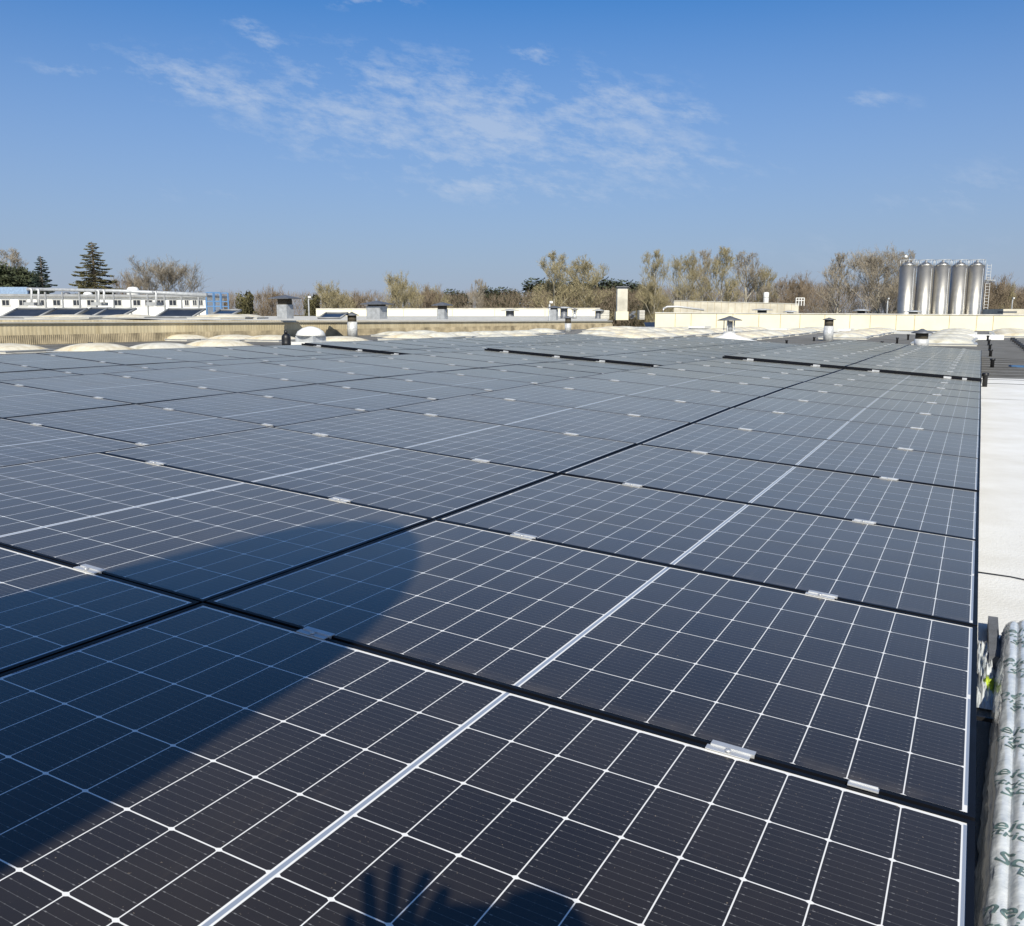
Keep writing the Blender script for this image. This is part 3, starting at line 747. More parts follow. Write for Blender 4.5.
# low cream domes and dark sloping skylights on it, left part
dk = [(0, 38, 317, 8.5), (41, 72, 316.5, 8), (77, 97, 315.5, 7.5), (93, 122, 316, 7.5), (155, 192, 317, 8), (211, 232, 314.5, 4.5), (318, 340, 318, 5)]
for k, (xa, xb, yb_, h_) in enumerate(dk):
    Yd = 46 + (k % 3) * 1.5; a, b_ = at_y(xa, yb_, Yd), at_y(xb, yb_, Yd); s = Yd / F_PX
    up_ = Vector((h_ * .9 * s, 1.0, h_ * s)); m_ = MB()
    v_ = [a, b_, b_ + up_, a + up_]; th_ = Vector((0, .12, -.05))
    v_ += [q + th_ for q in v_]; m_.add(v_, [(0, 1, 2, 3), (7, 6, 5, 4), (1, 0, 4, 5), (2, 1, 5, 6), (3, 2, 6, 7), (0, 3, 7, 4)])
    r = empty('sloping_skylight', a, 'dark sloping glazed skylight behind the tan parapet, %s from the left' % ORD[k], 'skylight', 'dark sloping skylights behind the parapet')
    o = m_.build('glazing', M['glass'], r); o.matrix_parent_inverse = Matrix.Translation(-a)
    m_ = MB(); ed = [a, b_, b_ + up_, a + up_, a]
    for i in range(4): m_.tube([ed[i] + Vector((0, -.02, 0)), ed[i + 1] + Vector((0, -.02, 0))], .05, 5)
    o = m_.build('rim', M['grey_trim'], r); o.matrix_parent_inverse = Matrix.Translation(-a)
for k, (xa, xb, yb_, h_) in enumerate(((38, 98, 318, 5.5), (108, 152, 317.5, 5), (196, 250, 318, 6), (228, 262, 318.5, 6.5))):
    Yd = 42 + k * 1.3; a, b_ = at_y(xa, yb_, Yd), at_y(xb, yb_, Yd); s = Yd / F_PX
    o = copy_tree(dp); o.location = ((a.x + b_.x) / 2, Yd, a.z - .02); o.rotation_euler = (0, 0, 0); o.scale = ((b_.x - a.x) / 2.0, 1.3, h_ * s / .42)
    o['label'] = 'wide cream dome just behind the tan parapet coping, %s from the left' % ORD[k]; o['group'] = 'domes behind the parapet'

# ================================================================== WHITE OFFICE BUILDING
YB = 78.0
r = empty('white_building', at_y(100, 308, YB), 'long low white building with a row of small windows at the left', 'building')
def bpart(m_, name, mat_, par=None):
    o = m_.build(name, mat_, par or r); 
    if par is None: o.matrix_parent_inverse = Matrix.Translation(-r.location)
    return o
a, b_ = at_y(-60, 295.5, YB), at_y(205, 297.0, YB)
m_ = MB(); m_.add([(a.x, YB, -8.3), (b_.x, YB, -8.3), (b_.x, YB + 5, -8.3), (a.x, YB + 5, -8.3), (a.x, YB, a.z), (b_.x, YB, b_.z), (b_.x, YB + 5, b_.z), (a.x, YB + 5, a.z)],
                  [(3, 2, 1, 0), (4, 5, 6, 7), (0, 1, 5, 4), (1, 2, 6, 5), (2, 3, 7, 6), (3, 0, 4, 7)]); bpart(m_, 'wall', M['white_wall'])
m_ = MB(); m_.add([(a.x - .3, YB - .35, a.z - .02), (b_.x + .3, YB - .35, b_.z - .02), (b_.x + .3, YB + 5.3, b_.z - .02), (a.x - .3, YB + 5.3, a.z - .02), (a.x - .3, YB - .35, a.z + .16), (b_.x + .3, YB - .35, b_.z + .16), (b_.x + .3, YB + 5.3, b_.z + .16), (a.x - .3, YB + 5.3, a.z + .16)],
                  [(3, 2, 1, 0), (4, 5, 6, 7), (0, 1, 5, 4), (1, 2, 6, 5), (2, 3, 7, 6), (3, 0, 4, 7)]); bpart(m_, 'roof', M['grey_trim'])
wx = [6, 23, 41, 57, 77, 91, 118, 137, 149, 161, 173, 187, 195, 201]
for i, x in enumerate(wx):
    w_ = 6.4 if i < 11 else 3.2; p, q = at_y(x - w_ / 2, 305.3, YB), at_y(x + w_ / 2, 300.2, YB)
    m_ = MB(); t_ = .07
    for (x0, x1, z0, z1) in ((p.x - t_, q.x + t_, q.z, q.z + t_), (p.x - t_ - .05, q.x + t_ + .05, p.z - t_, p.z), (p.x - t_, p.x, p.z, q.z), (q.x, q.x + t_, p.z, q.z), ((p.x + q.x) / 2 - .02, (p.x + q.x) / 2 + .02, p.z, q.z)):
        m_.box(x0, x1, YB - .06, YB + .01, z0, z1)
    wn_ = bpart(m_, 'window', M['window_frame'])
    m_ = MB(); m_.box(p.x, q.x, YB - .025, YB + .01, p.z, q.z); o = m_.build('pane', M['glass'], wn_)
# long roof duct and its droppers
def tubeobj(name, pts_, rad, mat_, label, cat, group=None, n=10):
    m_ = MB(); m_.tube(pts_, rad, n); return m_.build(name, mat_, label=label, cat=cat, group=group)
YD = 70.0; s = YD / F_PX
dr = empty('roof_duct', at_y(118, 291, YD), 'long grey ventilation duct with droppers along the white building roof', 'duct')
def dpart(m_, name, mt): o = m_.build(name, mt, dr); o.matrix_parent_inverse = Matrix.Translation(-dr.location)
m_ = MB(); m_.tube([at_y(27, 289, YD), at_y(120, 291, YD), at_y(207, 295, YD)], [1.5 * s, 1.6 * s, 2.1 * s], 12); dpart(m_, 'duct', M['galv_flat'])
for x, y0_, y1_ in ((31.5, 289, 304), (38.5, 289.5, 305), (98.5, 290.5, 305), (104, 290.5, 304), (156, 292, 306)):
    m_ = MB(); m_.tube([at_y(x - 3, y0_, YD - .3), at_y(x, y0_, YD - .45), at_y(x, y0_ + 2, YD - .5), at_y(x, y1_, YD - .5)], 1.05 * s, 10); dpart(m_, 'dropper', M['galv'])
for x in (35, 101.5, 156):
    m_ = MB(); p = at_y(x, 304, YD); m_.box(p.x - 5 * s, p.x + 5 * s, YD - .9, YD + .3, p.z - 1.6 * s, p.z + 1.6 * s); dpart(m_, 'fan_box', M['grey_trim'])
for x in range(45, 205, 17):
    m_ = MB(); p = at_y(x, 292, YD); m_.box(p.x - .05, p.x + .05, YD - .05, YD + .05, -8.3, p.z); dpart(m_, 'leg', M['grey_trim'])
for k, (x, y_, w_, h_) in enumerate(((67, 293.5, 7, 3), (88, 294, 9, 3.6), (133, 290.5, 12, 5), (163, 294.5, 8, 4), (181, 297, 9, 3), (115, 296, 7, 2))):
    p = at_y(x, y_ + 2, YB + 3); s2 = p.y / F_PX; m_ = MB(); m_.lathe([(w_ / 2 * s2, -.5), (w_ / 2 * s2, h_ * .5 * s2), (w_ * .35 * s2, h_ * s2), (.05, h_ * 1.1 * s2)], 14)
    o = m_.build('rooftop_unit', M['dome_white'] if k != 0 else M['dark_cap'], label='%s roof unit from the left on the white building' % ORD[k], cat='roof unit', group='roof units on the white building'); o.location = p
# blue railings / cage
cg_ = empty('blue_cage', at_y(214, 309, 74), 'blue metal frame cage at the right end of the white building', 'metal cage')
pL, pR = at_y(207, 310, 74), at_y(221, 310, 74); zt_ = at_y(207, 292.5, 74).z
def cgp(m_, nm): o = m_.build(nm, M['blue_metal'], cg_); o.matrix_parent_inverse = Matrix.Translation(-cg_.location)
for x in (pL.x, (pL.x + pR.x) / 2, pR.x):
    for yy_ in (74, 76): m_ = MB(); m_.box(x - .05, x + .05, yy_ - .05, yy_ + .05, -8.3, zt_); cgp(m_, 'post')
for z in (pL.z + .3, (pL.z + zt_) / 2, zt_):
    m_ = MB(); m_.box(pL.x, pR.x, 73.96, 74.04, z - .04, z + .04); m_.box(pL.x, pR.x, 75.96, 76.04, z - .04, z + .04); cgp(m_, 'rail')
m_ = MB(); p, q = at_y(-20, 293, 84), at_y(27, 287, 84); m_.box(p.x, q.x, 84, 84.3, p.z - 1, q.z); m_.build('blue_screen', mat('pale_blue_panel', (.26, .36, .50), .5), label='pale blue screen panel on the roof at the far left', cat='screen')

# ================================================================== FAR WALLS AND BUILDINGS
def wall(name, a, b_, z0, za, zb, th_, mat_, label, joints, jm, cat='wall'):
    d = (b_ - a); d.z = 0; n_ = Vector((-d.y, d.x, 0)).normalized() * th_
    r_ = empty(name, a, label, cat)
    m_ = MB(); P4 = [a, b_, b_ + n_, a + n_]; zz4 = [za, zb, zb, za]
    v_ = [(q.x, q.y, z0) for q in P4] + [(q.x, q.y, z) for q, z in zip(P4, zz4)]
    m_.add(v_, [(3, 2, 1, 0), (4, 5, 6, 7), (0, 1, 5, 4), (1, 2, 6, 5), (2, 3, 7, 6), (3, 0, 4, 7)])
    o = m_.build('wall_body', mat_, r_); o.matrix_parent_inverse = Matrix.Translation(-r_.location)
    dn = d.normalized(); nn_ = n_.normalized()
    if nn_.y > 0: nn_ = -nn_
    fa = 0 if (n_.y > 0) else th_
    for j in joints:
        c_ = a + d * j; zt2 = za + (zb - za) * j
        if n_.y < 0: c_ = c_ + n_
        m_ = MB(); m_.obox(Vector((c_.x, c_.y, (z0 + zt2) / 2)) + nn_ * .004, dn * .022, nn_ * .006, Vector((0, 0, (zt2 - z0) / 2 - .01)))
        o = m_.build('joint', jm, r_); o.matrix_parent_inverse = Matrix.Translation(-r_.location)
    c0, c1 = Vector((a.x, a.y, za)), Vector((b_.x, b_.y, zb))
    m_ = MB(); m_.obox((c0 + c1) / 2 + n_ / 2 + Vector((0, 0, .035)), (c1 - c0) / 2, n_ * .5 + n_.normalized() * .06, Vector((0, 0, .033)))
    o = m_.build('coping', M['curb'], r_); o.matrix_parent_inverse = Matrix.Translation(-r_.location)
    return r_
B0w, B1w = at_y(655, 322, 71), at_y(1180, 335, 60)
wall('cream_wall', B0w, B1w, -8.3, 1.22, .98, .35, M['cream'], 'long cream rendered parapet wall closing the roof at the right', [.045, .08, .135, .17, .225, .27, .31, .36, .41, .45, .50, .535, .60, .65, .68, .74, .8, .86, .92], M['cream_dark'])
# ledge line low on the cream wall
a, b_ = at_y(316, 312, 100), at_y(600, 312, 104)
wall('pale_wall', a, b_, -8.3, at_y(316, 309, 100).z, at_y(600, 308.5, 104).z, .35, M['cream'], 'paler cream wall far behind the tan parapet in the middle', [.12, .3, .47, .62, .8], M['cream_dark'])
# precast hall behind
a, b_ = at_y(674, 301, 114), at_y(799, 301, 110)
zc = at_y(674, 301.0, 114).z; zd = at_y(799, 304.0, 110).z
wall('precast_hall', a, b_, -8.3, zc, zd, 9, M['panel_conc'], 'beige hall of ribbed precast panels behind the cream wall', [j / 18 for j in range(1, 18)], M['cream_dark'], 'building')
# end tank and railing on it
p = at_y(766, 301.5, 112); s = 112 / F_PX
r = empty('roof_tank', p, 'small white cylindrical tank on the precast hall roof', 'tank')
m_ = MB(); m_.lathe([(2.6 * s, -.5), (2.6 * s, 8.3 * s), (2.2 * s, 8.9 * s), (.5 * s, 9.1 * s)], 16); m_.build('tank_body', M['dome_white'], r)
m_ = MB(); m_.lathe([(2.7 * s, 3.8 * s), (2.7 * s, 4.1 * s)], 16); m_.build('band', M['grey_trim'], r)
r = empty('roof_railing', at_y(800, 303, 103), 'white safety railing at the right end of the precast hall roof', 'railing'); s = 103 / F_PX
for x in (-4, -1.3, 1.3, 4):
    m_ = MB(); m_.box(x * s - .04, x * s + .04, -.04, .04, -.3, 5 * s); m_.build('post', M['dome_white'], r)
for z in (2.5, 4.9):
    m_ = MB(); m_.box(-4 * s, 4 * s, -.03, .03, z * s - .04, z * s + .04); m_.build('rail', M['dome_white'], r)
# chimney tower with white plinth
p = at_y(621.5, 320, 88); s = 88 / F_PX
r = empty('chimney_tower', p, 'pale square tower with a dark louvred cap behind the end of the tan parapet', 'tower')
m_ = MB(); m_.box(-5 * s, 5 * s, -5 * s, 5 * s, 8 * s, 30 * s); m_.build('shaft', mat('aged_white_render', (.62, .59, .50), .85, 0, .14, .8), r)
m_ = MB(); m_.box(-6.2 * s, 6.0 * s, -6 * s, 6 * s, 0, 8.2 * s); m_.build('plinth', M['cream'], r)
m_ = MB(); m_.box(-4.6 * s, 4.6 * s, -4.6 * s, 4.6 * s, 30 * s, 31.6 * s); m_.box(-5.8 * s, 5.8 * s, -5.8 * s, 5.8 * s, 31.6 * s, 32.6 * s); m_.build('cap', M['dark_cap'], r)
for k, (x, w_) in enumerate(((603, 12), (590, 0), (642, 5))):
    if not w_: continue
    p = at_y(x, 319.5, 86); s = 86 / F_PX; m_ = MB(); m_.box(-w_ / 2 * s, w_ / 2 * s, 0, 1.4, 0, 9 * s)
    for j in range(5): m_.box(-w_ / 2 * s - .02, w_ / 2 * s + .02, -.06, 0, (1 + 1.6 * j) * s, (1.7 + 1.6 * j) * s)
    o = m_.build('louvred_unit', M['curb'], label='louvred pale cooling unit %s the tower' % ('left of' if k == 0 else 'right of'), cat='cooling unit', group='cooling units by the tower'); o.location = p
p = at_y(632, 319, 86); m_ = MB(); s = 86 / F_PX
for k in range(5): m_.obox((sin(k * 2.1) * 1.6 * s, cos(k) * .2, (1.5 + 1.3 * k) * s), (1.6 * s, 0, .3 * s), (0, .3, 0), (-.2 * s, 0, .9 * s))
o = m_.build('machine_unit', M['dark_cap'], label='small dark machinery unit between the tower and the louvred unit', cat='machinery'); o.location = p
# pipe bends
s = 95 / F_PX
tubeobj('roof_pipe', [at_y(663, 313, 95), at_y(663.5, 308.5, 95), at_y(667, 306.8, 95), at_y(678, 306.6, 95), at_y(704, 310, 95)], 1.0 * s, M['galv'], 'bent metal pipe running along the cream wall top', 'pipe')
for k, (x, y_, w_) in enumerate(((762, 309.5, 10), (790, 311.5, 7), (861, 310, 8), (913, 311.3, 9), (564, 307.5, 8), (510, 310, 9), (598, 310, 6))):
    Yk = (92, 90, 92, 86, 80, 90, 86)[k]; p = at_y(x, y_ + 5, Yk); s = Yk / F_PX
    r = empty('flat_cap_vent', p, ['wide flat cap vent in front of the precast hall', 'lower flat cap vent at the right end of the precast hall', 'pale flat cap vent in front of the big bare tree', 'flat cap vent in front of the first silos', 'flat cap vent just right of the lamp post', 'flat cap vent in front of the pale wall left of the lamp post', 'small flat cap vent left of the louvred unit'][k], 'roof vent', 'flat cap vents beyond the roof')
    m_ = MB(); m_.lathe([(w_ * s, 4.1 * s), (w_ * s, 4.6 * s), (w_ * .4 * s, 5.6 * s), (.05, 5.8 * s)], 18); m_.build('cap', M['galv_flat'], r)
    m_ = MB(); m_.lathe([(w_ * .45 * s, -1.5), (w_ * .45 * s, 4.2 * s)], 14); m_.build('stub', M['dark_cap'], r)
# lamp posts
def lamp(px, base, top, Yl, label, arm=3):
    p = at_y(px, base, Yl); s = Yl / F_PX; r = empty('lamp_post', p, label, 'lamp post', 'lamp posts'); hh = (base - top) * s
    m_ = MB(); m_.tube([(0, 0, -3), (0, 0, hh * .8), (.1, 0, hh)], [.09, .07, .05], 8); m_.build('pole', M['galv_flat'], r)
    m_ = MB(); m_.box(0, arm * s, -.15, .15, hh - .08, hh + .08); m_.build('lamp_head', M['dome_white'], r)
lamp(549.5, 315, 302.5, 70, 'slim lamp post with a white head near the small square vent')
lamp(309, 314, 297.5, 92, 'thin lamp post with a curved top behind the parapet', 2.5)
lamp(1011.5, 312, 298.5, 110, 'slender lamp post right of the silos', 1.5)
lamp(887.0, 312, 299, 105, 'thin mast in front of the pale trunks left of the silos', 1)
m_ = MB(); p, q = at_y(1003, 314, 90), at_y(1060, 309, 90); m_.box(p.x, q.x, 90, 94, -8.3, q.z); m_.build('low_building', M['panel_conc'], label='low beige roof edge at the far right beyond the cream wall', cat='building')
m_ = MB(); p, q = at_y(1003, 313, 88), at_y(1017, 311.2, 88); m_.box(p.x, q.x, 88, 89, p.z, q.z); m_.build('dark_ledge', M['dark_cap'], label='dark flat ledge right of the silos on the cream wall', cat='ledge')

# ================================================================== SILOS
YS = 125.0; s = YS / F_PX
for k, (xb, xt) in enumerate(((904.5, 906.5), (921.8, 924.0), (938.5, 941), (955.3, 958.3), (972, 975.3))):
    q = at_y((xb + xt) / 2 - .6, 313, YS + (k % 2) * .4); top_z = at_y(xt, 266.3, YS).z
    r = empty('silo', (q.x, q.y, -8.3), 'tall cylindrical stainless steel silo, %s from the left' % ORD[k], 'silo', 'row of steel silos')
    hh = top_z + 8.3; R_ = 7.6 * s
    m_ = MB(); prof = []
    nb = int(hh / 1.5)
    prof = [(R_, 0), (R_, hh)]
    m_.lathe(prof, 40); m_.build('shell', M['silo'], r)
    m_ = MB(); m_.lathe([(R_, hh), (R_ * .55, hh + .42), (R_ * .16, hh + .62), (R_ * .16, hh + .8)], 32); m_.build('cone_top', M['silo'], r)
    rl = MB()
    for z in (.85,): rl.tube([(R_ * .98 * cos(a), R_ * .98 * sin(a), hh + z) for a in [2 * pi * i / 24 for i in range(25)]], .025, 5)
    for i in range(10):
        a = 2 * pi * i / 10; rl.tube([(R_ * .98 * cos(a), R_ * .98 * sin(a), hh), (R_ * .98 * cos(a), R_ * .98 * sin(a), hh + .85)], .025, 5)
    rl.build('railing', M['galv'], r)
    m_ = MB(); m_.tube([(R_ * .35, -R_ * .97, 0), (R_ * .35, -R_ * .97 - .05, hh * .98)], .035, 8); m_.build('fill_pipe', M['galv'], r)
    if k == 4:
        m_ = MB()
        for dx in (0, .55): m_.tube([(R_ + .25 + dx, -.2, 0), (R_ + .25 + dx, -.2, hh + .3)], .03, 6)
        z = .3
        while z < hh + .2: m_.tube([(R_ + .25, -.2, z), (R_ + .8, -.2, z)], .03, 5); z += .4
        m_.build('ladder', M['galv'], r)
        for z in (hh * .35, hh * .62, hh * .88):
            m_ = MB(); m_.box(R_ + .1, R_ + 1.3, -.7, .5, z, z + .08); m_.build('landing', M['galv'], r)
    if k == 0:
        m_ = MB(); m_.lathe([(.02, hh + 1.0), (.22, hh + 1.15), (.22, hh + 1.35), (.02, hh + 1.5)], 12, (-R_ * .5, -.3, 0)); m_.build('lamp', M['dome_white'], r)

# ================================================================== TREES
def bare_tree_mesh(seed, h, spread, clear=.22, buds=0, dens=1.0, col=0):
    """returns trunk MB and crown MB; height h, crown half width spread"""
    rg = random.Random(seed); T = MB(); K = MB()
    def seg(mb_, p, q, r0, r1, n=3):
        d = (q - p); a = d.cross(Vector((.3, .2, 1))).normalized(); b = a.cross(d).normalized()
        v_ = []
        for c_, r_ in ((p, r0), (q, r1)):
            for i in range(n):
                t = 2 * pi * i / n; v_.append(c_ + (a * cos(t) + b * sin(t)) * r_)
        mb_.add(v_, [(i, (i + 1) % n, n + (i + 1) % n, n + i) for i in range(n)], n > 4)
    def grow(p, d, L, r, lev):
        ns = 3 if lev < 3 else 2
        pts_ = [p]
        for i in range(ns):
            d = (d + Vector((rg.uniform(-1, 1), rg.uniform(-1, 1), rg.uniform(-.2, .7))) * .16).normalized()
            q = pts_[-1] + d * L / ns; pts_.append(q)
            seg(T if lev < 2 else K, pts_[-2], q, r * (1 - .55 * (i) / ns), r * (1 - .55 * (i + 1) / ns), 6 if lev < 2 else 3)
        if lev >= 5:
            if buds:
                for _ in range(buds):
                    c_ = pts_[rg.randint(1, ns)] + Vector((rg.uniform(-1, 1), rg.uniform(-1, 1), rg.uniform(-1, 1))) * .22
                    u_ = Vector((rg.uniform(-1, 1), rg.uniform(-1, 1), rg.uniform(-1, 1))) * .085; w_ = Vector((rg.uniform(-1, 1), rg.uniform(-1, 1), rg.uniform(-1, 1))) * .085
                    K.add([c_, c_ + u_, c_ + w_], [(0, 1, 2)])
            return
        nc = {1: 5, 2: 5, 3: 4, 4: 3}[lev]; nc = max(2, int(nc * dens + rg.random()))
        for i in range(nc):
            t = rg.uniform(.3, 1.0); k = min(ns - 1, int(t * ns)); b0 = pts_[k].lerp(pts_[k + 1], t * ns - k)
            ax = Vector((rg.uniform(-1, 1), rg.uniform(-1, 1), rg.uniform(-.15, .9))).normalized()
            nd_ = (d * .62 + ax * .72).normalized()
            grow(b0, nd_, L * rg.uniform(.5, .72), max(.017, r * .45), lev + 1)
    r0 = h * .016
    p = Vector((0, 0, 0)); tp = [p]; nt = 9
    for i in range(nt):
        p = p + Vector((rg.uniform(-.012, .012) * h, rg.uniform(-.012, .012) * h, h * .86 / nt)); tp.append(p)
        seg(T, tp[-2], tp[-1], r0 * (1 - .85 * i / nt), r0 * (1 - .85 * (i + 1) / nt), 8)
    nl_ = int(13 * dens)
    for i in range(nl_):
        t = clear + (1 - clear) * (i + rg.random()) / nl_; k = min(nt - 1, int(t * nt)); b0 = tp[k].lerp(tp[k + 1], t * nt - k)
        a = i * 2.4 + rg.uniform(-.4, .4); lift = rg.uniform(.55, 1.1) + (t - .3) * .6
        dd = Vector((cos(a), sin(a), lift)).normalized()
        wid = sin(min(1, (t - clear) / (1 - clear) * .85 + .22) * pi) ** .7
        grow(b0, dd, spread * (.45 + .6 * wid), r0 * .42 * (1.15 - .6 * t), 1)
    return T, K
def conifer_mesh(seed, h, w, n=46000):
    """spruce: drooping boughs at irregular heights, each carrying many hanging needle sprays"""
    rg = random.Random(seed); T = MB(); K = MB()
    T.lathe([(h * .018, 0), (h * .012, h * .5), (h * .002, h * .985)], 8)
    boughs = []
    for i in range(230):
        t = .05 + .94 * (i + rg.random()) / 230; a = i * 2.399 + rg.uniform(-.4, .4)
        L = (w * (1 - t) ** .92 + .10) * rg.choice((.62, .8, .9, 1.0, 1.0, 1.15)) * (1 + .12 * sin(a * 2 + seed + t * 6))
        boughs.append((t, a, L, rg.uniform(.12, .34)))
        z = h * t; T.tube([(0, 0, z), (cos(a) * L * .9, sin(a) * L * .9, z - L * boughs[-1][3])], [h * .003, h * .0008], 4, False)
    tot = sum(b[2] for b in boughs)
    for t, a, L, dr in boughs:
        for _ in range(max(10, int(n * L / tot))):
            u_ = rg.random() ** .7; c_ = Vector((cos(a) * L * u_, sin(a) * L * u_, h * t - L * dr * u_ + .16 * L * u_ ** 3)) + Vector((-sin(a), cos(a), 0)) * rg.gauss(0, .16) * L * (1.1 - .6 * u_)
            q = h / 13 * (.35 + .65 * (1 - t)) * rg.uniform(.6, 1.3)
            fw = (Vector((cos(a), sin(a), rg.uniform(-.5, .2))) + Vector((-sin(a), cos(a), 0)) * rg.uniform(-.9, .9)).normalized() * .42 * q
            dn = Vector((rg.uniform(-.3, .3), rg.uniform(-.3, .3), -1)) * .22 * q
            K.add([c_, c_ + fw * .5 + dn * .4, c_ + fw, c_ + fw * .5 + dn], [(0, 1, 2, 3)])
    return T, K
def leafy_mesh(seed, h, w, lumps=9, nleaf=4200, sz=.22):
    """evergreen broad crown made of clumps of small faces through its volume"""
    rg = random.Random(seed); T = MB(); K = MB()
    T.lathe([(h * .03, 0), (h * .022, h * .35), (h * .008, h * .8)], 8)
    cl_ = []
    for i in range(lumps):
        a = i * 2.4; t = (i + .5) / lumps; z = h * (.28 + .60 * t); rr = w * (.62 - .45 * abs(t - .35))
        c_ = Vector((cos(a) * rr * rg.uniform(.3, .9), sin(a) * rr * rg.uniform(.3, .9), z)); R_ = w * rg.uniform(.32, .5) * (1.1 - .45 * t)
        cl_.append((c_, R_)); T.tube([(0, 0, z * .55), tuple(c_)], [h * .012, h * .004], 5, False)
    for j in range(nleaf):
        c_, R_ = cl_[rg.randrange(lumps)]
        v_ = Vector((rg.gauss(0, 1), rg.gauss(0, 1), rg.gauss(0, .8))).normalized() * R_ * (rg.random() ** .28) * rg.uniform(.85, 1.15)
        p = c_ + v_; u_ = Vector((rg.uniform(-1, 1), rg.uniform(-1, 1), rg.uniform(-.7, .7))) * sz; q = Vector((rg.uniform(-1, 1), rg.uniform(-1, 1), rg.uniform(-.7, .7))) * sz
        K.add([p, p + u_, p + u_ + q, p + q * .8], [(0, 1, 2, 3)])
    return T, K
TM = {}
def tree_kind(key, TK, tm_, km_):
    T, K = TK
    me = []
    for mb_, nm, mt in ((T, 'trunk', tm_), (K, 'crown', km_)):
        x = bpy.data.meshes.new(nm); x.from_pydata(mb_.v, [], mb_.f); x.polygons.foreach_set('use_smooth', mb_.smooth); x.materials.append(mt); x.update(); me.append(x)
    TM[key] = me
tree_kind('round', bare_tree_mesh(1, 12, 4.8, .30, 0, 1.25), M['bark'], M['twig_grey'])
tree_kind('poplar', bare_tree_mesh(2, 18, 3.0, .30, 2), M['bark_pale'], M['twig_bud'])
tree_kind('poplar2', bare_tree_mesh(12, 18, 3.6, .34, 2), M['bark_pale'], M['twig_bud'])
tree_kind('tall', bare_tree_mesh(3, 18, 3.2, .26, 0), M['bark_pale'], M['twig_grey'])
tree_kind('big', bare_tree_mesh(4, 19, 5.4, .28, 1, 1.1), M['bark_pale'], M['twig_grey'])
tree_kind('brown', bare_tree_mesh(5, 12, 3.8, .12, 1, 1.1), M['bark'], M['twig'])
tree_kind('khaki', bare_tree_mesh(6, 12, 3.6, .15, 3, 1.05), M['bark'], M['twig_bud'])
tree_kind('spruce', conifer_mesh(7, 14, 4.4), M['bark'], M['needle_olive'])
tree_kind('fir', conifer_mesh(8, 12, 2.6), M['bark'], M['needle_blue'])
tree_kind('cedar', leafy_mesh(9, 10, 4.6, 18, 11000, .26), M['bark'], M['needle'])
tree_kind('olive', leafy_mesh(10, 9, 3.4, 14, 8000, .22), M['bark'], M['needle_olive'])
tree_kind('pine', leafy_mesh(13, 14, 4.2, 26, 12000, .24), M['bark'], M['needle'])
BASEH = {'round': 12, 'poplar': 18, 'poplar2': 18, 'tall': 18, 'big': 19, 'brown': 12, 'khaki': 12, 'spruce': 14, 'fir': 12, 'cedar': 10, 'olive': 9, 'pine': 14}
BASEW = {}
for k_, me in TM.items():
    xs = sorted(v.co.x for v in me[1].vertices); zs = max(v.co.z for v in me[1].vertices); BASEW[k_] = (xs[int(len(xs) * .99)] - xs[int(len(xs) * .01)]); BASEH[k_] = zs
def tree(kind, px, top, wpx, Yt, label, group=None, rz=None):
    GZ = -8.3; p = at_y(px, 314, Yt); top_z = at_y(px, top, Yt).z; hh = top_z - GZ
    r = empty({'spruce': 'conifer_tree', 'fir': 'conifer_tree', 'cedar': 'evergreen_tree', 'olive': 'evergreen_tree', 'pine': 'pine_tree'}.get(kind, 'bare_tree'), (p.x, Yt, GZ), label, 'tree', group)
    sx = wpx * Yt / F_PX / BASEW[kind]; r.scale = (sx, sx, hh / BASEH[kind]); r.rotation_euler.z = 0 if rz is None else rz
    for me, nm in zip(TM[kind], ('trunk', 'crown')):
        o = bpy.data.objects.new(nm, me); COL.objects.link(o); o.parent = r
    return r
tree('tall', 14, 246, 40, 150, 'wispy tall bare tree at the far left behind the dark cedar')
tree('cedar', 12, 261, 58, 128, 'dark spreading evergreen at the left picture edge')
tree('fir', 45, 256, 60, 120, 'small pointed bluish fir right of the dark evergreen')
tree('cedar', 32, 266, 34, 131, 'dark evergreen clump between the left edge evergreen and the pointed fir')
tree('spruce', 97, 242, 112, 112, 'big pyramid shaped olive green spruce behind the white building')
tree('big', 162, 252, 68, 125, 'round crowned bare tree standing right of the big spruce', rz=2.6)
tree('brown', 132, 268, 34, 140, 'smaller bare tree between the spruce and the round crowned bare tree')
tree('olive', 245, 289, 26, 110, 'rounded olive evergreen bush right of the blue cage')
tree('brown', 222, 292, 22, 150, 'brown thicket tree just left of the olive bush')
tree('brown', 270, 283, 26, 135, 'thin dark bare tree behind the leftmost square vent')
tree('khaki', 333, 279, 44, 135, 'yellowish budding bare tree left of the widest square vent')
tree('brown', 354, 288, 34, 138, 'brown bare tree directly behind the slim vent pipe')
tree('olive', 312, 292, 24, 120, 'olive evergreen bush beside the thin lamp post')
tree('khaki', 402, 269, 42, 130, 'tall khaki budding tree right of the widest square vent')
tree('brown', 424, 282, 34, 136, 'brown bare tree beside the tall khaki tree')
tree('khaki', 436, 283, 32, 140, 'pale budding tree behind the small square vent')
tree('pine', 458, 288, 36, 168, 'dark green pine right of the small square vent')
tree('tall', 479, 277, 22, 150, 'slim grey bare tree between two dark pines')
tree('pine', 491, 285, 34, 170, 'dark pine right of the slim grey bare tree')
tree('pine', 510, 286, 38, 172, 'dark pine left of the two tall budding poplars')
tree('poplar', 552, 250, 48, 138, 'left one of the two tall budding poplars above the pines')
tree('poplar2', 586, 253, 50, 140, 'right one of the two tall budding poplars above the pines')
tree('pine', 548, 277, 62, 176, 'dark pine behind the left budding poplar')
tree('pine', 580, 278, 60, 178, 'dark pine behind the right budding poplar')
tree('pine', 610, 276, 50, 176, 'dark pine left of the pale tower')
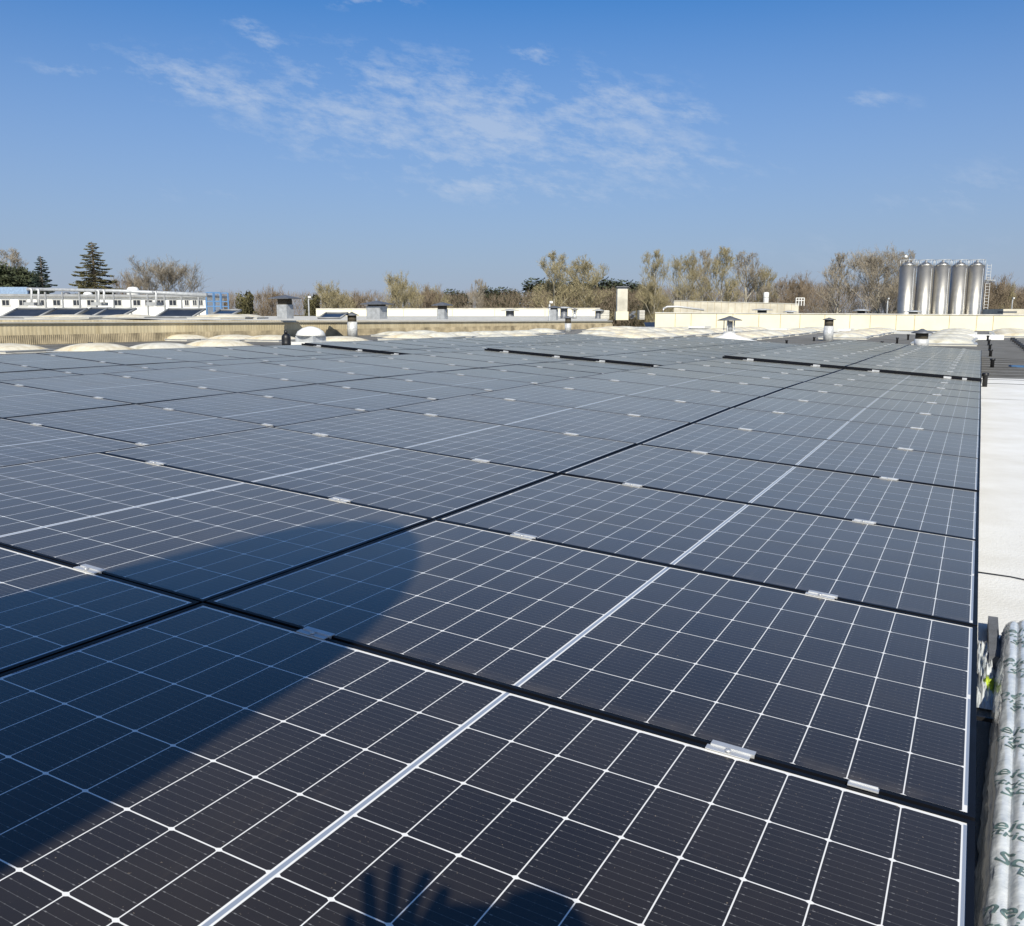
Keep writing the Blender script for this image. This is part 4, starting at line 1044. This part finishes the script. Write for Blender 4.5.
tree('pine', 634, 279, 48, 174, 'dark pine directly behind the pale tower')
tree('khaki', 655, 283, 40, 150, 'olive brown thicket tree right of the tower')
tree('poplar', 655, 248, 34, 140, 'narrow tall budding tree right of the tower', rz=2.0)
tree('poplar2', 686, 248, 34, 138, 'second narrow tall tree right of the tower', rz=1.0)
tree('tall', 703, 247, 32, 142, 'grey tall bare tree third from the tower')
tree('poplar', 722, 245, 40, 139, 'highest tree of the clump above the precast hall', rz=4)
tree('tall', 744, 249, 40, 143, 'tall bare tree right of the highest one above the precast hall', rz=2.2)
tree('poplar2', 760, 262, 30, 145, 'shorter budding tree at the right end of the clump above the precast hall', rz=3)
tree('brown', 791, 270, 36, 140, 'dark brown bare tree standing alone behind the white tank')
tree('tall', 838, 250, 40, 138, 'narrow pale bare tree left of the biggest bare tree', rz=.5)
tree('big', 877, 241, 66, 134, 'biggest bare tree with pale trunks left of the silos')
tree('tall', 903, 248, 30, 150, 'bare tree half hidden by the leftmost silo', rz=5)
tree('brown', 990, 272, 36, 140, 'dark bare tree right of the silos')
tree('brown', 1012, 284, 32, 150, 'lower bare tree at the right picture edge')
tree('khaki', 1003, 280, 30, 146, 'olive tinged bare tree near the right picture edge', rz=2)
tree('brown', 1034, 288, 34, 140, 'last brown bare tree cut by the right picture edge')
# background rows of brown bare trees closing the gaps
wr = random.Random(21)
wood = MB()
def woodstrip(x0, x1, top0, top1, Yw, n):
    for i in range(n):
        px = wr.uniform(x0, x1); t = (px - x0) / (x1 - x0); base = at_y(px, 314, Yw + wr.uniform(-6, 14))
        topy = top0 + (top1 - top0) * t + 5.0 * noise.noise(Vector((px * .05, Yw, 0))) + 3.0 * noise.noise(Vector((px * .19, Yw, 4))) + wr.uniform(-1, 3)
        zt3 = at_y(px, topy, base.y).z; z = -8.3 + (zt3 + 8.3) * (wr.random() ** .55)
        p = Vector((base.x, base.y, z)); L = wr.uniform(.5, 1.5)
        dd = Vector((wr.gauss(0, .45), wr.gauss(0, .45), 1)).normalized() * L; wd = dd.cross(Vector((wr.uniform(-1, 1), wr.uniform(-1, 1), .1))).normalized() * wr.uniform(.02, .05)
        wood.add([p, p + wd, p + dd], [(0, 1, 2)])
woodstrip(215, 560, 296, 294, 160, 44000)
woodstrip(540, 830, 291, 289, 165, 52000)
woodstrip(800, 1060, 284, 290, 160, 52000)
wood.build('woodland', M['twig'], label='continuous brown leafless woodland along the horizon', cat='woodland', kind='stuff')

# ================================================================== PHOTOGRAPHER (behind the camera; casts the shadow)
def skin_body(name, verts, edges, radii, mat_, parent=None, sub=2, root=0):
    me = bpy.data.meshes.new(name); me.from_pydata([tuple(v) for v in verts], edges, []); me.update()
    o = bpy.data.objects.new(name, me); COL.objects.link(o)
    md = o.modifiers.new('skin', 'SKIN'); md.use_smooth_shade = True
    for i, r_ in enumerate(radii):
        sv = me.skin_vertices[0].data[i]; sv.radius = (r_, r_) if not isinstance(r_, tuple) else r_; sv.use_root = (i == root)
    s2 = o.modifiers.new('sub', 'SUBSURF'); s2.levels = sub; s2.render_levels = sub
    me.materials.append(mat_)
    if parent: o.parent = parent
    return o
SD = -SUN_D
def back(px, py, t):      # point that throws its shadow on the near panels at this pixel, t metres up the sun ray
    d = ray(px, py); n_ = uz; p0 = P2W(.5, .5, 0); k = (p0 - Vector((0, 0, H))).dot(n_) / d.dot(n_)
    return Vector((0, 0, H)) + d * k + SD * t
pz = Vector((0, 0, 0))
head = back(540, 952, 1.92)
per = empty('person', (head.x + .05, head.y - .15, 0), 'person kneeling behind the camera in a dark jacket with the left hand raised', 'person')
hip = Vector((head.x + .08, head.y - .16, .56)); chest = Vector((head.x + .03, head.y - .07, head.z - .31)); neck = Vector((head.x + .01, head.y - .04, head.z - .16))
head_c = head
shl, shr = chest + Vector((-.19, .02, .05)), chest + Vector((.19, .02, .05))
kr, kl = Vector((hip.x + .12, hip.y + .34, .10)), Vector((hip.x - .13, hip.y + .40, .48))
fr_, fl = Vector((hip.x + .14, hip.y - .12, .07)), Vector((hip.x - .13, hip.y + .42, .07))
toe_r, toe_l = fr_ + Vector((0, -.14, -.02)), fl + Vector((0, .16, -.03))
hand = back(395, 945, 1.55)
elb_l = shl.lerp(hand, .45) + Vector((-.05, -.02, -.17))
phone = back(482, 930, 1.62); hand_r = phone + Vector((.06, -.03, -.03)); elb_r = shr.lerp(hand_r, .5) + Vector((.10, -.03, -.14))
V = [hip, hip.lerp(chest, .5), chest, neck, head_c + Vector((0, -.01, -.03)), head_c + Vector((0, 0, .055)),
     shl, elb_l, elb_l.lerp(hand, .9), shr, elb_r, elb_r.lerp(hand_r, .9),
     hip + Vector((-.09, .02, -.02)), kl, fl, toe_l, hip + Vector((.09, .02, -.02)), kr, fr_, toe_r]
E_ = [(0, 1), (1, 2), (2, 3), (3, 4), (4, 5), (2, 6), (6, 7), (7, 8), (2, 9), (9, 10), (10, 11), (0, 12), (12, 13), (13, 14), (14, 15), (0, 16), (16, 17), (17, 18), (18, 19)]
Rr = [.145, .135, .155, .056, .070, .06, .065, .048, .030, .065, .048, .030, .09, .065, .045, .035, .09, .065, .045, .035]
o = skin_body('body', V, E_, Rr, M['jacket'], per); o.matrix_parent_inverse = Matrix.Translation(-per.location)
o = skin_body('face', [head_c + Vector((0, .02, -.07)), head_c + Vector((0, .035, 0)), head_c + Vector((0, .02, .06))], [(0, 1), (1, 2)], [.055, .072, .06], M['skin'], per); o.matrix_parent_inverse = Matrix.Translation(-per.location)
o = skin_body('hair', [head_c + Vector((0, -.035, -.03)), head_c + Vector((0, -.02, .045)), head_c + Vector((0, .01, .085))], [(0, 1), (1, 2)], [.078, .082, .06], M['hair'], per); o.matrix_parent_inverse = Matrix.Translation(-per.location)
for hp, kn, an in ((hip + Vector((-.09, .02, -.03)), kl, fl + Vector((0, 0, .05))), (hip + Vector((.09, .02, -.03)), kr, fr_.lerp(kr, .15))):
    o = skin_body('trouser_leg', [hp, hp.lerp(kn, .5), kn, kn.lerp(an, .5), an], [(0, 1), (1, 2), (2, 3), (3, 4)], [.112, .100, .078, .070, .058], M['trousers'], per); o.matrix_parent_inverse = Matrix.Translation(-per.location)
def facebit(nm, off, r3, mt):
    b = MB(); b.lathe([(.001, -1), (.6, -.8), (1, 0), (.6, .8), (.001, 1)], 12); b.v = [(v[0] * r3[0], v[1] * r3[1], v[2] * r3[2]) for v in b.v]
    o = b.build(nm, mt, per); o.location = head_c + Vector(off) - per.location
for sx in (-1, 1):
    facebit('eye', (sx * .032, .098, .012), (.013, .007, .008), M['black_plastic']); facebit('ear', (sx * .078, .01, .0), (.010, .02, .032), M['skin'])
facebit('nose', (0, .112, -.012), (.012, .018, .024), M['skin']); facebit('mouth', (0, .098, -.048), (.026, .008, .006), mat('lips', (.35, .12, .10), .5))
# left hand, raised: palm and five fingers whose shadows fall where the photo shows them
tt = 1.55
palm0, palm1 = back(392, 975, tt), back(398, 925, tt)
fb_ = [(377, 925, 370, 871), (390, 922, 395, 862), (407, 924, 430, 868), (418, 935, 455, 880), (425, 955, 452, 892)]
fing = [[(372, 950), (370, 905), (368, 873)], [(389, 945), (392, 900), (396, 865)], [(404, 945), (412, 905), (428, 872)], [(416, 950), (430, 918), (446, 889)], [(362, 965), (352, 935), (349, 915)]]
for i, ch in enumerate(fing):
    pp = [palm0.lerp(palm1, .4)] + [back(a, b, tt - .01 * j) for j, (a, b) in enumerate(ch)]
    # 0 at palm root, then knuckle, middle, tip
    rr_ = [.015, .0135, .0120, .0095] if i not in (3,) else [.017, .0155, .0130, .0105]
    o = skin_body('finger', pp, [(0, 1), (1, 2), (2, 3)], rr_, M['skin'], per, 2); o.matrix_parent_inverse = Matrix.Translation(-per.location)
o = skin_body('palm', [elb_l.lerp(hand, .85), palm0, palm0.lerp(palm1, .55), palm1.lerp(palm0, .15)], [(0, 1), (1, 2), (2, 3)], [.03, .036, .046, .042], M['skin'], per); o.matrix_parent_inverse = Matrix.Translation(-per.location)
o = skin_body('palm', [elb_r.lerp(hand_r, .85), hand_r, hand_r + Vector((-.03, 0, .02))], [(0, 1), (1, 2)], [.027, .034, .03], M['skin'], per); o.matrix_parent_inverse = Matrix.Translation(-per.location)
ph = MB(); ph.box(-.075, .075, -.004, .004, -.036, .036)
o = ph.build('phone', M['black_plastic'], label='black phone held upright in the right hand of the kneeling person', cat='phone'); o.location = phone; o.rotation_euler = (-TH, 0, 0)

# unseen plate added behind the camera, shaped to throw the big rounded shadow
SH = [(-.55, -.95), (-.50, -.6), (-.45, -.292), (-.432, -.097), (-.42, .029), (-.402, .185), (-.388, .373), (-.358, .615), (-.318, .79), (-.26, .92), (-.19, 1.0), (-.12, 1.032), (-.05, 1.02), (.02, .965), (.09, .89), (.154, .80), (.225, .69), (.286, .57), (.345, .42), (.40, .24), (.45, .06), (.485, -.12), (.505, -.32), (.525, -.52), (.545, -.747), (.56, -.95)]
n0 = Vector((SD.x, SD.y, 0)).normalized()
anchor = P2W(.0, 1.03, 0); 
tip_t = 4.9                                # metres up the sun ray for the tip
pl0 = anchor + SD * tip_t
outl = []
for (x, y) in SH:
    g = P2W(x, y, 0); t = (pl0 - g).dot(n0) / SD.dot(n0); outl.append(g + SD * t)
zb = min(q.z for q in outl)
lo = [Vector((outl[-1].x, outl[-1].y, .002)), Vector((outl[0].x, outl[0].y, .002))]
ring = outl + lo
th_ = n0 * .05
m_ = MB(); nR = len(ring)
m_.add([q for q in ring] + [q + th_ for q in ring], [tuple(range(nR))[::-1], tuple(range(nR, 2 * nR))] + [(i, (i + 1) % nR, nR + (i + 1) % nR, nR + i) for i in range(nR)])
m_.build('shadow_caster', M['galv_flat'], label='rounded metal plate added out of view behind the camera to cast the big shadow', cat='shadow caster')
print('phone', phone); print('deflector', [tuple(round(c, 2) for c in q) for q in (outl[0], outl[11], outl[-1])], 'head', head, 'hand', hand)
